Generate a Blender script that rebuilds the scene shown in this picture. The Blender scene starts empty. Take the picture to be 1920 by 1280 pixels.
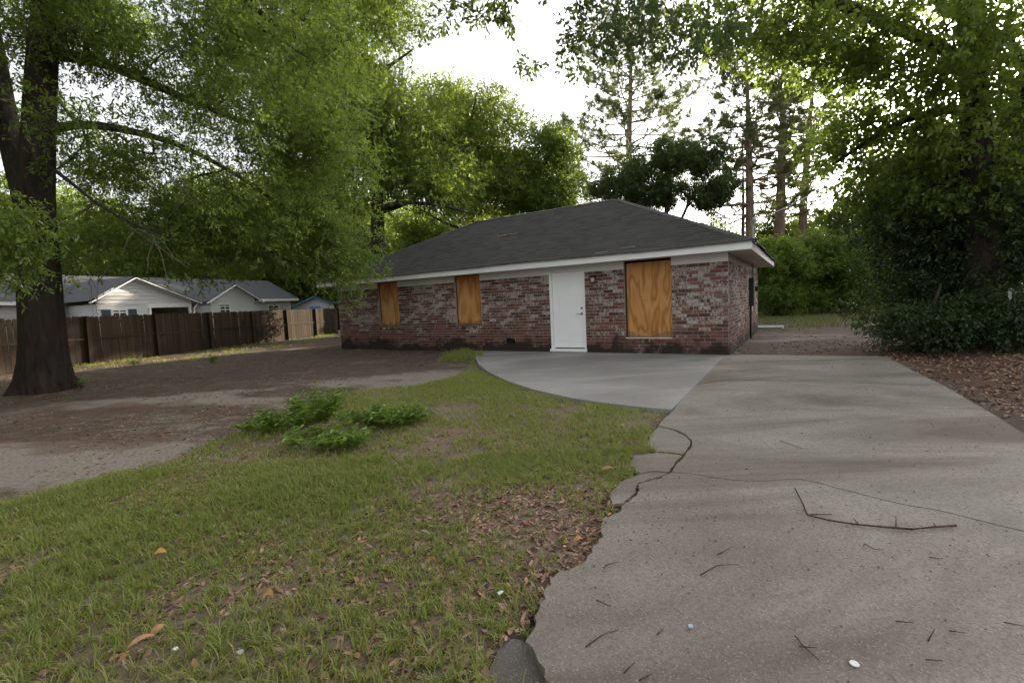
import bpy, bmesh, math, random
import numpy as np
from mathutils import Vector, Matrix

# ------------------------------------------------------------------ camera, sky, sun, exposure
scene = bpy.context.scene
COL = scene.collection
FPX, PITCH, ROLL, EYE = 881.66, 0.0798, -0.045, 1.392      # solved from the house (photo is 1920 wide)
_c, _s = math.cos(PITCH), math.sin(PITCH)
FWD = np.array([0, _c, -_s]); _up = np.array([0, _s, _c]); _rt = np.array([1.0, 0, 0])
RGT = math.cos(ROLL) * _rt + math.sin(ROLL) * _up
UPV = -math.sin(ROLL) * _rt + math.cos(ROLL) * _up
camd = bpy.data.cameras.new('camera'); cam = bpy.data.objects.new('camera', camd); COL.objects.link(cam)
camd.sensor_width = 36.0; camd.sensor_fit = 'HORIZONTAL'; camd.lens = FPX / 1920 * 36
camd.clip_start = 0.05; camd.clip_end = 1000
cam.matrix_world = Matrix(((RGT[0], UPV[0], -FWD[0], 0), (RGT[1], UPV[1], -FWD[1], 0), (RGT[2], UPV[2], -FWD[2], EYE), (0, 0, 0, 1)))
scene.camera = cam

SUN_AZ, SUN_EL = math.radians(47.0), math.radians(14.0)     # clockwise from the view direction (+Y)
world = bpy.data.worlds.new('World'); scene.world = world; world.use_nodes = True
wn = world.node_tree.nodes; wl = world.node_tree.links
wn.clear()
sky = wn.new('ShaderNodeTexSky'); sky.sky_type = 'NISHITA'; sky.sun_disc = False
sky.sun_elevation = SUN_EL; sky.sun_rotation = SUN_AZ
sky.air_density = 1.0; sky.dust_density = 4.0; sky.ozone_density = 1.0
hs = wn.new('ShaderNodeHueSaturation'); hs.inputs['Saturation'].default_value = 0.16   # thin high haze: a milky sky
bgn = wn.new('ShaderNodeBackground'); bgn.inputs['Strength'].default_value = 0.15
wo = wn.new('ShaderNodeOutputWorld')
wl.new(sky.outputs[0], hs.inputs['Color']); wl.new(hs.outputs[0], bgn.inputs['Color']); wl.new(bgn.outputs[0], wo.inputs[0])

sd = bpy.data.lights.new('sun', 'SUN'); sd.energy = 4.6; sd.angle = math.radians(0.53); sd.color = (1.0, 0.86, 0.66)
sun = bpy.data.objects.new('sun', sd); COL.objects.link(sun)
SUNV = Vector((math.sin(SUN_AZ) * math.cos(SUN_EL), math.cos(SUN_AZ) * math.cos(SUN_EL), math.sin(SUN_EL)))
sun.rotation_euler = SUNV.to_track_quat('Z', 'Y').to_euler(); sun.location = (20, 20, 20)

vs = scene.view_settings
vs.view_transform = 'Standard'; vs.look = 'None'; vs.gamma = 1.0; vs.use_curve_mapping = False
vs.exposure = 1.88
scene.render.resolution_x, scene.render.resolution_y = 1024, 682

# ------------------------------------------------------------------ helpers
rng = np.random.default_rng(11)
random.seed(11)
def ray(px, py): return FWD + RGT * (px - 960) / FPX + UPV * (640 - py) / FPX
def G(px, py, z=0.0):                       # pixel -> point on the level z
    d = ray(px, py); return np.array([0, 0, EYE]) + d * ((z - EYE) / d[2])
def at(px, py, Y):                          # pixel -> point at depth Y
    d = ray(px, py); return np.array([0, 0, EYE]) + d * (Y / d[1])
def nrm(v): return v / (np.linalg.norm(v, axis=-1, keepdims=True) + 1e-9)

def link(o, parent=None, label=None, cat=None, group=None, kind=None):
    COL.objects.link(o)
    if parent is not None: o.parent = parent
    if label: o['label'] = label
    if cat: o['category'] = cat
    if group: o['group'] = group
    if kind: o['kind'] = kind
    return o
def empty(name, loc, rz=0.0, **k):
    o = bpy.data.objects.new(name, None); o.location = loc; o.rotation_euler = (0, 0, rz); o.empty_display_size = .2
    return link(o, **k)
def mesh_np(name, V, F, mat, smooth=False):
    """V (n,3), F (m,k) uniform faces"""
    V = np.asarray(V, np.float32); F = np.asarray(F, np.int32)
    me = bpy.data.meshes.new(name)
    m, k = F.shape
    me.vertices.add(len(V)); me.vertices.foreach_set('co', V.ravel())
    me.loops.add(m * k); me.loops.foreach_set('vertex_index', F.ravel())
    me.polygons.add(m); me.polygons.foreach_set('loop_start', np.arange(0, m * k, k, dtype=np.int32))
    try: me.polygons.foreach_set('loop_total', np.full(m, k, np.int32))
    except Exception: pass
    if smooth: me.polygons.foreach_set('use_smooth', np.ones(m, bool))
    me.update(calc_edges=True); me.validate()
    if mat: me.materials.append(mat)
    return me
def obj_np(name, V, F, mat, smooth=False, **k):
    return link(bpy.data.objects.new(name, mesh_np(name, V, F, mat, smooth)), **k)

class MB:
    """collects boxes, prisms and tubes into one mesh"""
    def __init__(s): s.v = []; s.f = []
    def add(s, V, F):
        o = len(s.v); s.v += [tuple(map(float, p)) for p in V]; s.f += [tuple(i + o for i in q) for q in F]; return s
    def box(s, x0, x1, y0, y1, z0, z1):
        return s.add([(x0,y0,z0),(x1,y0,z0),(x1,y1,z0),(x0,y1,z0),(x0,y0,z1),(x1,y0,z1),(x1,y1,z1),(x0,y1,z1)],
                     [(3,2,1,0),(4,5,6,7),(0,1,5,4),(1,2,6,5),(2,3,7,6),(3,0,4,7)])
    def bar(s, a, b, w, h, up=(0,0,1)):
        a = np.array(a, float); b = np.array(b, float); d = nrm(b - a); sd = nrm(np.cross(d, up)) * w / 2; u = nrm(np.cross(sd, d)) * h / 2
        P = [a-sd-u, a+sd-u, a+sd+u, a-sd+u, b-sd-u, b+sd-u, b+sd+u, b-sd+u]
        return s.add(P, [(0,1,2,3),(7,6,5,4),(1,0,4,5),(2,1,5,6),(3,2,6,7),(0,3,7,4)])
    def prism(s, pts, ext):
        n = len(pts); ext = np.array(ext, float); P = [np.array(p, float) for p in pts]
        return s.add(P + [p + ext for p in P], [tuple(range(n))[::-1], tuple(range(n, 2*n))] + [(i, (i+1) % n, n+(i+1) % n, n+i) for i in range(n)])
    def tube(s, pts, rad, n=8, cap=True):
        V, F = tube_np(np.array(pts, float), np.array(rad, float) if np.ndim(rad) else np.full(len(pts), float(rad)), n)
        F = [tuple(q) for q in F.tolist()]
        if cap: F += [tuple(range(n))[::-1], tuple(range(len(V) - n, len(V)))]
        return s.add(V, F)
    def lathe(s, c, prof, n=14):
        V = []; F = []
        for r, z in prof:
            for i in range(n): t = 2*math.pi*i/n; V.append((c[0]+r*math.cos(t), c[1]+r*math.sin(t), c[2]+z))
        for j in range(len(prof)-1):
            for i in range(n): F.append((j*n+i, j*n+(i+1) % n, (j+1)*n+(i+1) % n, (j+1)*n+i))
        F += [tuple(range(n))[::-1], tuple(range((len(prof)-1)*n, len(prof)*n))]
        return s.add(V, F)
    def mesh(s, name, mat, bevel=0, smooth=False):
        me = bpy.data.meshes.new(name); me.from_pydata(s.v, [], s.f)
        bm = bmesh.new(); bm.from_mesh(me); bmesh.ops.recalc_face_normals(bm, faces=bm.faces)
        if bevel: bmesh.ops.bevel(bm, geom=bm.edges[:], offset=bevel, segments=1, affect='EDGES')
        if smooth:
            for f in bm.faces: f.smooth = True
        bm.to_mesh(me); bm.free(); me.materials.append(mat); return me
    def build(s, name, mat, bevel=0, smooth=False, **k):
        return link(bpy.data.objects.new(name, s.mesh(name, mat, bevel, smooth)), **k)

def tube_np(P, R, n):
    m = len(P)
    T = np.gradient(P, axis=0); T = nrm(T)
    ref = np.array([1.0, 0, 0]) if abs(nrm((P[-1]-P[0])[None])[0][0]) < .8 else np.array([0, 1.0, 0])
    A = nrm(np.cross(T, ref)); B = np.cross(T, A)
    t = np.arange(n) * 2 * np.pi / n
    V = (P[:, None] + R[:, None, None] * (np.cos(t)[None, :, None] * A[:, None] + np.sin(t)[None, :, None] * B[:, None])).reshape(-1, 3)
    i = np.arange(m-1)[:, None] * n; j = np.arange(n)[None]; k = (j + 1) % n
    F = np.stack([i+j, i+k, i+n+k, i+n+j], -1).reshape(-1, 4)
    return V, F

def _h(ix, iy, seed):
    n = (ix.astype(np.int64) * 374761393 + iy.astype(np.int64) * 668265263 + seed * 974711) & 0x7fffffff
    n = ((n ^ (n >> 13)) * 1274126177) & 0x7fffffff
    return ((n ^ (n >> 16)) & 0xffff) / 65535.0
def vnoise(x, y, seed=0):
    x = np.asarray(x, float); y = np.asarray(y, float)
    ix = np.floor(x); iy = np.floor(y); fx = x-ix; fy = y-iy; fx = fx*fx*(3-2*fx); fy = fy*fy*(3-2*fy)
    a = _h(ix, iy, seed); b = _h(ix+1, iy, seed); c = _h(ix, iy+1, seed); d = _h(ix+1, iy+1, seed)
    return (a*(1-fx)+b*fx)*(1-fy) + (c*(1-fx)+d*fx)*fy
def fbm(x, y, seed=0, o=4):
    r = 0; a = .5
    for i in range(o): r = r + a*vnoise(x*2**i, y*2**i, seed+i*7); a *= .5
    return r / (1-.5**o)
def inpoly(x, y, poly):
    x = np.asarray(x, float); y = np.asarray(y, float); r = np.zeros(x.shape, bool); n = len(poly)
    for i in range(n):
        x0, y0 = poly[i][:2]; x1, y1 = poly[(i+1) % n][:2]
        if y0 == y1: continue
        r ^= ((y0 > y) != (y1 > y)) & (x < (x1-x0)*(y-y0)/(y1-y0)+x0)
    return r
def polydist(x, y, poly):
    d = np.full(np.shape(x), 1e9)
    for i in range(len(poly)):
        a = np.array(poly[i][:2]); b = np.array(poly[(i+1) % len(poly)][:2]); e = b-a; L = e@e+1e-12
        t = np.clip(((x-a[0])*e[0]+(y-a[1])*e[1])/L, 0, 1)
        d = np.minimum(d, np.hypot(x-a[0]-t*e[0], y-a[1]-t*e[1]))
    return d
def smooth01(a, b, x): t = np.clip((x-a)/(b-a), 0, 1); return t*t*(3-2*t)

# ------------------------------------------------------------------ materials
class NT:
    def __init__(s, name):
        s.m = bpy.data.materials.new(name); s.m.use_nodes = True; s.t = s.m.node_tree; s.t.nodes.clear()
        s.out = s.n('ShaderNodeOutputMaterial')
    def n(s, typ, ins=None, **props):
        nd = s.t.nodes.new(typ)
        for k, v in props.items(): setattr(nd, k, v)
        for k, v in (ins or {}).items(): s.set(nd, k, v)
        return nd
    def set(s, nd, k, v):
        if isinstance(v, bpy.types.NodeSocket): s.t.links.new(v, nd.inputs[k])
        else:
            if isinstance(v, tuple) and len(v) == 3 and nd.inputs[k].type == 'RGBA': v = v + (1,)
            nd.inputs[k].default_value = v
    def pos(s): return s.n('ShaderNodeNewGeometry').outputs['Position']
    def objc(s): return s.n('ShaderNodeTexCoord').outputs['Object']
    def scale(s, v, sc): return s.n('ShaderNodeVectorMath', {0: v, 1: sc}, operation='MULTIPLY').outputs[0]
    def noise(s, v, sc, det=4, rough=.55, dist=0): return s.n('ShaderNodeTexNoise', {'Vector': v, 'Scale': sc, 'Detail': det, 'Roughness': rough, 'Distortion': dist}).outputs[0]
    def ramp(s, f, stops):
        r = s.n('ShaderNodeValToRGB', {0: f}); e = r.color_ramp.elements
        while len(e) < len(stops): e.new(.5)
        for q, (p, c) in zip(e, stops): q.position = p; q.color = (c if isinstance(c, tuple) else (c, c, c)) + (1,)
        return r.outputs[0]
    def mix(s, f, a, b, mode='MIX'):
        m = s.n('ShaderNodeMix', data_type='RGBA', blend_type=mode)
        for i, v in ((0, f), (6, a), (7, b)):
            if isinstance(v, bpy.types.NodeSocket): s.t.links.new(v, m.inputs[i])
            else: m.inputs[i].default_value = (v + (1,)) if isinstance(v, tuple) else v
        return m.outputs[2]
    def math(s, op, a, b=0.0, c=None):
        ins = {0: a, 1: b}
        if c is not None: ins[2] = c
        return s.n('ShaderNodeMath', ins, operation=op).outputs[0]
    def bump(s, h, st, dist=.01): return s.n('ShaderNodeBump', {'Height': h, 'Strength': st, 'Distance': dist}).outputs[0]
    def pbr(s, col, rough=.8, normal=None, spec=.3, metal=0.0):
        b = s.n('ShaderNodeBsdfPrincipled', {'Base Color': col, 'Roughness': rough, 'Specular IOR Level': spec, 'Metallic': metal})
        if normal is not None: s.set(b, 'Normal', normal)
        return b.outputs[0]
    def done(s, sh): s.t.links.new(sh, s.out.inputs['Surface']); return s.m

def simple(name, c1, c2, sc=3.0, rough=.7, bump=.15, bsc=40.0, spec=.3, metal=0.0):
    t = NT(name); p = t.pos()
    col = t.mix(t.ramp(t.noise(p, sc, 5), [(.35, 0.0), (.65, 1.0)]), c1, c2)
    return t.done(t.pbr(col, rough, t.bump(t.noise(p, bsc, 4), bump), spec, metal))
def island(t):
    a = t.n('ShaderNodeNewGeometry').outputs['Random Per Island']; b = t.n('ShaderNodeObjectInfo').outputs['Random']
    return t.math('FRACT', t.math('ADD', a, b))
def leafmat(name, dark, mid, light, trans, gloss=.4, tf=.35, spec=.35):
    t = NT(name); r = island(t); p = t.pos()
    k = t.math('ADD', t.math('MULTIPLY', r, .6), t.math('MULTIPLY', t.noise(p, .55, 2), .55))
    col = t.ramp(k, [(.22, dark), (.55, mid), (.92, light)])
    sh = t.pbr(col, gloss, None, spec)
    tr = t.n('ShaderNodeBsdfTranslucent', {'Color': t.mix(r, trans, tuple(x*.7 for x in trans))}).outputs[0]
    m = t.n('ShaderNodeMixShader', {0: tf, 1: sh, 2: tr}).outputs[0]
    return t.done(m)

M = {}
M['oak_leaf'] = leafmat('oak_leaf', (.06,.105,.018), (.105,.17,.028), (.175,.235,.055), (.32,.44,.05), tf=.42)
M['oak_leaf2'] = leafmat('back_oak_leaf', (.045,.08,.016), (.085,.145,.024), (.145,.205,.042), (.32,.42,.05), tf=.42)
M['lime_leaf'] = leafmat('lime_leaf', (.06,.10,.018), (.10,.16,.028), (.16,.22,.04), (.36,.44,.05), tf=.45)
M['dark_leaf'] = leafmat('dark_leaf', (.032,.055,.018), (.052,.088,.026), (.085,.125,.042), (.16,.24,.04), tf=.3, gloss=.42)
M['shrub_leaf'] = leafmat('shrub_leaf', (.018,.034,.012), (.032,.058,.018), (.055,.085,.03), (.11,.18,.03), tf=.2, gloss=.45, spec=.25)
M['maple_leaf'] = leafmat('maple_leaf', (.042,.075,.016), (.075,.13,.025), (.125,.185,.036), (.33,.45,.05), tf=.45)
M['pine_needle'] = leafmat('pine_needle', (.05,.075,.025), (.075,.105,.03), (.11,.13,.045), (.2,.25,.06), tf=.3, gloss=.5)
M['weed_leaf'] = leafmat('weed_leaf', (.06,.11,.02), (.11,.185,.03), (.20,.28,.05), (.30,.44,.05), tf=.38)
M['grass'] = leafmat('grass_blade', (.13,.178,.034), (.215,.26,.052), (.37,.325,.15), (.40,.47,.08), tf=.42, gloss=.55)
M['dry_grass'] = leafmat('back_grass_blade', (.08,.11,.03), (.13,.15,.045), (.22,.20,.09), (.24,.28,.07), tf=.3, gloss=.6)
def littermat():
    t = NT('dead_leaf'); r = island(t)
    col = t.ramp(r, [(0, (.09,.052,.036)), (.3, (.20,.115,.078)), (.6, (.29,.175,.12)), (.85, (.38,.26,.18)), (1, (.40,.19,.085))])
    return t.done(t.pbr(col, .7, t.bump(t.noise(t.pos(), 150, 3), .2), .25))
M['litter'] = littermat()
M['bits'] = simple('bark_bits', (.05,.032,.025), (.16,.09,.06), 90, .8)
M['orange_leaf'] = simple('orange_dead_leaf', (.42,.19,.06), (.50,.26,.10), 60, .6)
M['tan_leaf'] = simple('tan_dead_leaf', (.40,.24,.12), (.30,.17,.09), 60, .6)
def barkmat(name, a, b, moss=None, vs_=9.0):
    t = NT(name); p = t.pos(); q = t.scale(p, (1, 1, .22))
    n = t.noise(q, vs_, 6, .65, .6); col = t.ramp(n, [(.32, a), (.68, b)])
    if moss: col = t.mix(t.ramp(t.noise(p, 1.6, 3), [(.5, 0.0), (.7, .55)]), col, moss)
    return t.done(t.pbr(col, .9, t.bump(n, 1.0, .09), .15))
M['bark'] = barkmat('oak_bark', (.020,.015,.012), (.060,.044,.036), (.045,.038,.032))
M['twig_bark'] = barkmat('twig_bark', (.035,.028,.023), (.09,.072,.06), None, 20)
M['pine_bark'] = barkmat('pine_bark', (.12,.085,.065), (.30,.22,.17), None, 7)
M['dead_twig'] = barkmat('grey_twig', (.16,.13,.115), (.30,.26,.23), None, 30)
M['stick'] = barkmat('stick', (.09,.055,.04), (.20,.13,.10), None, 40)

def brickmat():
    t = NT('old_brick'); p = t.pos(); r = island(t)
    base = t.ramp(r, [(0, (.065,.034,.028)), (.3, (.115,.048,.037)), (.6, (.165,.066,.048)), (.85, (.20,.09,.066)), (1, (.16,.105,.088))])
    base = t.mix(t.math('MULTIPLY', t.noise(p, 30, 4), .5), base, (.10,.045,.038))
    z = t.n('ShaderNodeSeparateXYZ', {0: p}).outputs[2]
    hz = t.n('ShaderNodeMapRange', {0: z, 1: .25, 2: 1.0, 3: -.16, 4: .04}).outputs[0]
    # old limewash left on some brick faces: per-brick chance, broken up by patches and by scuffed grain
    w = t.math('ADD', t.math('MULTIPLY', t.math('FRACT', t.math('MULTIPLY', r, 7.31)), .36), t.math('MULTIPLY', t.noise(p, 1.1, 3), .60))
    w = t.math('ADD', w, hz)
    w = t.math('ADD', w, t.math('MULTIPLY', t.math('SUBTRACT', t.noise(t.scale(p, (1, 1, .5)), 24, 5, .75), .5), 1.5))
    wm = t.ramp(w, [(.50, 0.0), (.66, .85)])
    col = t.mix(wm, base, t.ramp(t.noise(p, 18, 3), [(.3, (.30,.27,.25)), (.7, (.50,.47,.44))]))
    # black mildew in patches along the foot of the wall
    low = t.n('ShaderNodeMapRange', {0: z, 1: .1, 2: .75, 3: .27, 4: -.22}).outputs[0]
    mm = t.ramp(t.math('ADD', t.noise(p, 1.7, 5, .6), low), [(.56, 0.0), (.72, .9)])
    col = t.mix(mm, col, (.022,.020,.017))
    return t.done(t.pbr(col, .88, t.bump(t.noise(p, 90, 4), .5, .004), .2))
M['brick'] = brickmat()
def mortarmat():
    t = NT('mortar'); p = t.pos()
    z = t.n('ShaderNodeSeparateXYZ', {0: p}).outputs[2]
    col = t.mix(t.noise(p, 8, 4), (.40,.36,.325), (.29,.26,.23))
    low = t.n('ShaderNodeMapRange', {0: z, 1: .1, 2: .75, 3: .25, 4: -.25}).outputs[0]
    mm = t.ramp(t.math('ADD', t.noise(p, 1.7, 5, .6), low), [(.52, 0.0), (.68, .9)])
    return t.done(t.pbr(t.mix(mm, col, (.025,.022,.018)), .95, t.bump(t.noise(p, 120, 3), .4, .004), .1))
M['mortar'] = mortarmat()
def paintmat(name, c, dirt, amt=.35, rough=.45):
    t = NT(name); p = t.pos()
    k = t.math('MULTIPLY', t.ramp(t.noise(t.scale(p, (1, 1, 2.5)), 2.2, 6, .65), [(.45, 0.0), (.75, 1.0)]), amt)
    return t.done(t.pbr(t.mix(k, c, dirt), rough, t.bump(t.noise(p, 60, 3), .08), .4))
M['white'] = paintmat('white_paint', (.80,.80,.79), (.55,.52,.47))
M['white_door'] = paintmat('white_door_paint', (.82,.83,.83), (.7,.69,.66), .25, .35)
M['frieze'] = paintmat('frieze_paint', (.66,.655,.63), (.50,.48,.44))
M['soffit'] = paintmat('soffit_paint', (.62,.60,.58), (.45,.41,.38))
M['white_siding'] = paintmat('siding_paint', (.60,.60,.60), (.45,.44,.43))
M['blue'] = paintmat('blue_trim', (.12,.32,.62), (.10,.25,.45))
M['shutter'] = paintmat('shutter_paint', (.025,.045,.065), (.02,.035,.05))
M['dark'] = simple('dark_void', (.012,.011,.010), (.02,.018,.016), 4, .9)
M['glass'] = simple('dark_glass', (.03,.035,.04), (.05,.055,.06), 1, .08, 0, 10, .5)
M['steel'] = simple('dull_steel', (.35,.34,.32), (.28,.27,.26), 20, .4, .05, 80, .5, .9)
M['grey_box'] = simple('grey_enamel', (.36,.37,.36), (.28,.29,.28), 5, .45)
M['black_metal'] = simple('black_metal', (.02,.02,.02), (.035,.032,.03), 10, .5)
M['lamp_glass'] = simple('frosted_glass', (.5,.5,.48), (.4,.4,.38), 10, .2, 0)
M['post_green'] = simple('green_steel', (.03,.045,.035), (.06,.05,.04), 12, .6)
def shinglemat(name, a, b, streak):
    t = NT(name); p = t.pos(); r = island(t)
    col = t.mix(r, a, b)
    col = t.mix(t.math('MULTIPLY', t.noise(p, 260, 2), .6), col, tuple(x*1.5 for x in b))
    col = t.mix(t.ramp(t.noise(p, .8, 5, .6), [(.48, 0.0), (.72, .55)]), col, streak)
    return t.done(t.pbr(col, .9, t.bump(t.noise(p, 180, 3), .5, .004), .25))
M['shingle'] = shinglemat('asphalt_shingle', (.040,.038,.038), (.078,.074,.072), (.105,.10,.096))
M['shingle_grey'] = shinglemat('grey_shingle', (.045,.047,.053), (.07,.072,.078), (.08,.078,.078))
M['felt'] = simple('bare_felt', (.22,.21,.20), (.16,.155,.15), 12, .8)
def plymat(name, seed):
    t = NT(name); p = t.objc()
    q = t.n('ShaderNodeVectorMath', {0: t.scale(p, (2.6, 1.0, .55)), 1: (seed*3.1, 0, seed*1.7)}, operation='ADD').outputs[0]
    h = t.noise(q, 1.1, 2, .4)
    w = t.math('FRACT', t.math('MULTIPLY', h, 8.0 if seed == 0 else 4.0))
    w = t.math('ABSOLUTE', t.math('SUBTRACT', w, .45))
    fine = t.noise(t.scale(p, (60, 1, 1.4)), 2, 4)
    k = t.math('ADD', t.math('MULTIPLY', w, 1.25), t.math('MULTIPLY', fine, .45))
    col = t.ramp(k, [(.22, (.29,.110,.028)), (.42, (.42,.19,.054)), (.75, (.52,.265,.095))])
    big = t.ramp(t.noise(p, 2.0, 4), [(.4, 0.0), (.75, .5)])
    col = t.mix(big, col, (.36,.15,.035))
    z = t.n('ShaderNodeSeparateXYZ', {0: p}).outputs[2]
    foot = t.n('ShaderNodeMapRange', {0: z, 1: 0.0, 2: .28, 3: .3, 4: -.2}).outputs[0]
    col = t.mix(t.ramp(t.math('ADD', t.noise(p, 5, 4), foot), [(.58, 0.0), (.72, .6)]), col, (.13,.075,.035))
    return t.done(t.pbr(col, .6, t.bump(fine, .15), .3))
def concretemat(name, a, b, stain, st=.5):
    t = NT(name); p = t.pos()
    col = t.mix(t.ramp(t.noise(p, 1.3, 5), [(.3, 0.0), (.7, 1.0)]), a, b)
    s1 = t.ramp(t.noise(t.scale(p, (.30, .95, 1)), .8, 6, .62, .8), [(.44, 0.0), (.59, st)])
    col = t.mix(s1, col, stain)
    col = t.mix(t.ramp(t.noise(p, 55, 5, .7), [(.34, .6), (.53, 0.0)]), col, tuple(x*.48 for x in b))
    col = t.mix(t.ramp(t.noise(p, 110, 3), [(.58, 0.0), (.74, .6)]), col, (.42,.385,.355))
    v = t.n('ShaderNodeTexVoronoi', {'Vector': p, 'Scale': 38.0}).outputs['Distance']
    col = t.mix(t.ramp(v, [(.09, .7), (.17, 0.0)]), col, (.10,.06,.045))
    return t.done(t.pbr(col, .88, t.bump(t.noise(p, 90, 5, .7), .55, .006), .25))
M['concrete'] = concretemat('driveway_concrete', (.298,.264,.230), (.215,.189,.164), (.088,.063,.043), .70)
M['concrete_patio'] = concretemat('patio_concrete', (.37,.352,.335), (.285,.27,.256), (.175,.157,.142), .6)
M['concrete_old'] = concretemat('broken_concrete', (.27,.25,.235), (.19,.17,.155), (.09,.07,.055), .8)
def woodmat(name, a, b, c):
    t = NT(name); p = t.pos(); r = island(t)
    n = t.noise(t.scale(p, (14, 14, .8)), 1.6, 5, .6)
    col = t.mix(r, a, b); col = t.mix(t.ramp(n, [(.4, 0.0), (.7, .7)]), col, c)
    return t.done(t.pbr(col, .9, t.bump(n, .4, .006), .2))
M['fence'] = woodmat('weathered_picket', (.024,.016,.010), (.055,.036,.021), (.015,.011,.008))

# ------------------------------------------------------------------ house frame and outlines on the ground
YAW, LEN, DEP, ZS, OVR, RIDGE, ZF, ZB = -.5581, 13.22, 7.585, 2.314, .502, 4.635, 2.4815, 2.125
HA = np.array([4.858, 10.49, 0.0])
HU = np.array([math.cos(YAW), math.sin(YAW), 0]); HN = np.array([-math.sin(YAW), math.cos(YAW), 0])
def HQ(a, b, z=0.0): return HA - HU*a + HN*b + np.array([0, 0, z])
house_poly = [HQ(-.02, -.02), HQ(LEN+.02, -.02), HQ(LEN+.02, DEP+.02), HQ(-.02, DEP+.02)]
ST = .03                                                     # level of the slab tops
gp = lambda L, z=ST: [G(x, y, z)[:2] for x, y in L]
joint_top = HQ(.07, .06)[:2]
patio = [G(888, 665, ST)[:2], HQ(7.1, -.12)[:2], HQ(6.4, .06)[:2], joint_top] + gp([(1259, 768), (1200, 763), (1130, 755), (1075, 747), (1000, 730), (950, 714), (915, 697), (897, 682)])
broken = [(1262, 768), (1246, 782), (1233, 797), (1264, 804), (1284, 813), (1297, 825), (1297, 834), (1284, 851), (1267, 868), (1257, 884)]
broken2 = [(1256, 886), (1240, 894), (1199, 906), (1195, 924), (1172, 944), (1150, 962), (1130, 969), (1128, 985), (1132, 1004), (1114, 1020), (1100, 1045), (1076, 1060), (1041, 1076), (1022, 1100), (1011, 1140), (1006, 1165), (992, 1188), (985, 1199), (1004, 1222), (1022, 1250), (1033, 1280)]
crack1 = [(1293, 722), (1360, 712), (1420, 712), (1490, 713), (1560, 716), (1640, 718), (1700, 720), (1771, 723)]
crack2 = [(1257, 884), (1295, 886), (1332, 893), (1380, 899), (1440, 900), (1500, 897), (1535, 903), (1560, 911), (1620, 926), (1700, 945), (1745, 952), (1830, 972), (1990, 1010), (2150, 1042)]
def rough_line(L, amp, step=.07, seed=0):
    P = [np.array(q) for q in L]; out = [P[0]]
    for a, b in zip(P[:-1], P[1:]):
        n = max(1, int(np.linalg.norm(b-a)/step)); d = nrm((b-a)[None])[0]; nn = np.array([-d[1], d[0]])
        for i in range(1, n+1):
            p = a+(b-a)*i/n
            if i < n: p = p + nn*amp*(2*random.random()-1)
            out.append(p)
    return out
rb1 = rough_line(gp(broken), .008); rb2 = rough_line(gp(broken2), .016, .035)
rc1 = rough_line(gp(crack1), .006, .12); rc2 = rough_line(gp(crack2), .010, .09)
far_r = G(1660, 668, ST)[:2]; R1 = gp([(1690, 683), (1722, 700)]); R2 = gp([(1800, 740), (1860, 774), (1920, 812), (2060, 905)])
tail = [np.array([.16, .4]), np.array([.2, -3.0]), np.array([.1, -9.0])]
tail_r = [np.array([5.6, .4]), np.array([5.9, -3.0]), np.array([6.2, -9.0])]
gap = lambda L, d: [p + np.array([0, d]) for p in L]
slab_far = [joint_top + np.array([.012, -.004]), far_r] + R1 + gap(rc1[::-1], .006)
slab_far[-1] = rc1[0] + np.array([.006, .006])
slab_mid = gap(rc1, -.006) + R2[:] + gap(rc2[::-1], .0035)[1:] + [p + np.array([.008, 0]) for p in rb1[::-1]]
slab_near = gap(rc2, -.0035) + tail_r + tail[::-1] + rb2[::-1]
chunkA = rough_line(gp([(1236, 799), (1264, 806), (1283, 815), (1295, 826), (1294, 834), (1282, 850), (1255, 846), (1228, 846), (1214, 832), (1220, 812), (1236, 799)], .022), .008, .05)[:-1]
chunkB = rough_line(gp([(1188, 851), (1229, 848), (1254, 849), (1279, 853), (1264, 868), (1254, 883), (1222, 881), (1200, 885), (1180, 872), (1188, 851)], .024), .008, .05)[:-1]
chunkC = rough_line(gp([(1200, 888), (1222, 884), (1252, 886), (1238, 892), (1196, 904), (1192, 922), (1169, 942), (1148, 944), (1142, 926), (1160, 905), (1200, 888)], .012), .008, .05)[:-1]
chunkD = rough_line(gp([(935, 1216), (962, 1196), (980, 1200), (998, 1222), (1016, 1250), (1026, 1290), (940, 1310), (915, 1270), (935, 1216)], -.02), .008, .05)[:-1]
lawn = gp([(-260, 1010), (0, 945), (130, 912), (330, 853), (440, 812), (520, 778), (620, 742), (700, 728), (790, 722), (850, 708), (872, 690), (888, 668)], 0) \
     + patio[::-1][:8] + rb1 + rb2 + tail + [np.array([-3, -9.0]), np.array([-14, -9.0]), np.array([-9, 1.0])]
concrete_all = [patio, slab_far, slab_mid, slab_near]
def on_concrete(x, y):
    r = np.zeros(np.shape(x), bool)
    for q in concrete_all: r |= inpoly(x, y, q)
    return r
FP0 = np.array([-14.30, 15.80]); FD = np.array([.2276, .9738])        # fence line
drive_x = lambda y: np.interp(y, [-9, .4, 4.78, 7.0, 9.39, 11], [6.2, 5.6, 5.2, 6.3, 7.5, 8.2])

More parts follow.
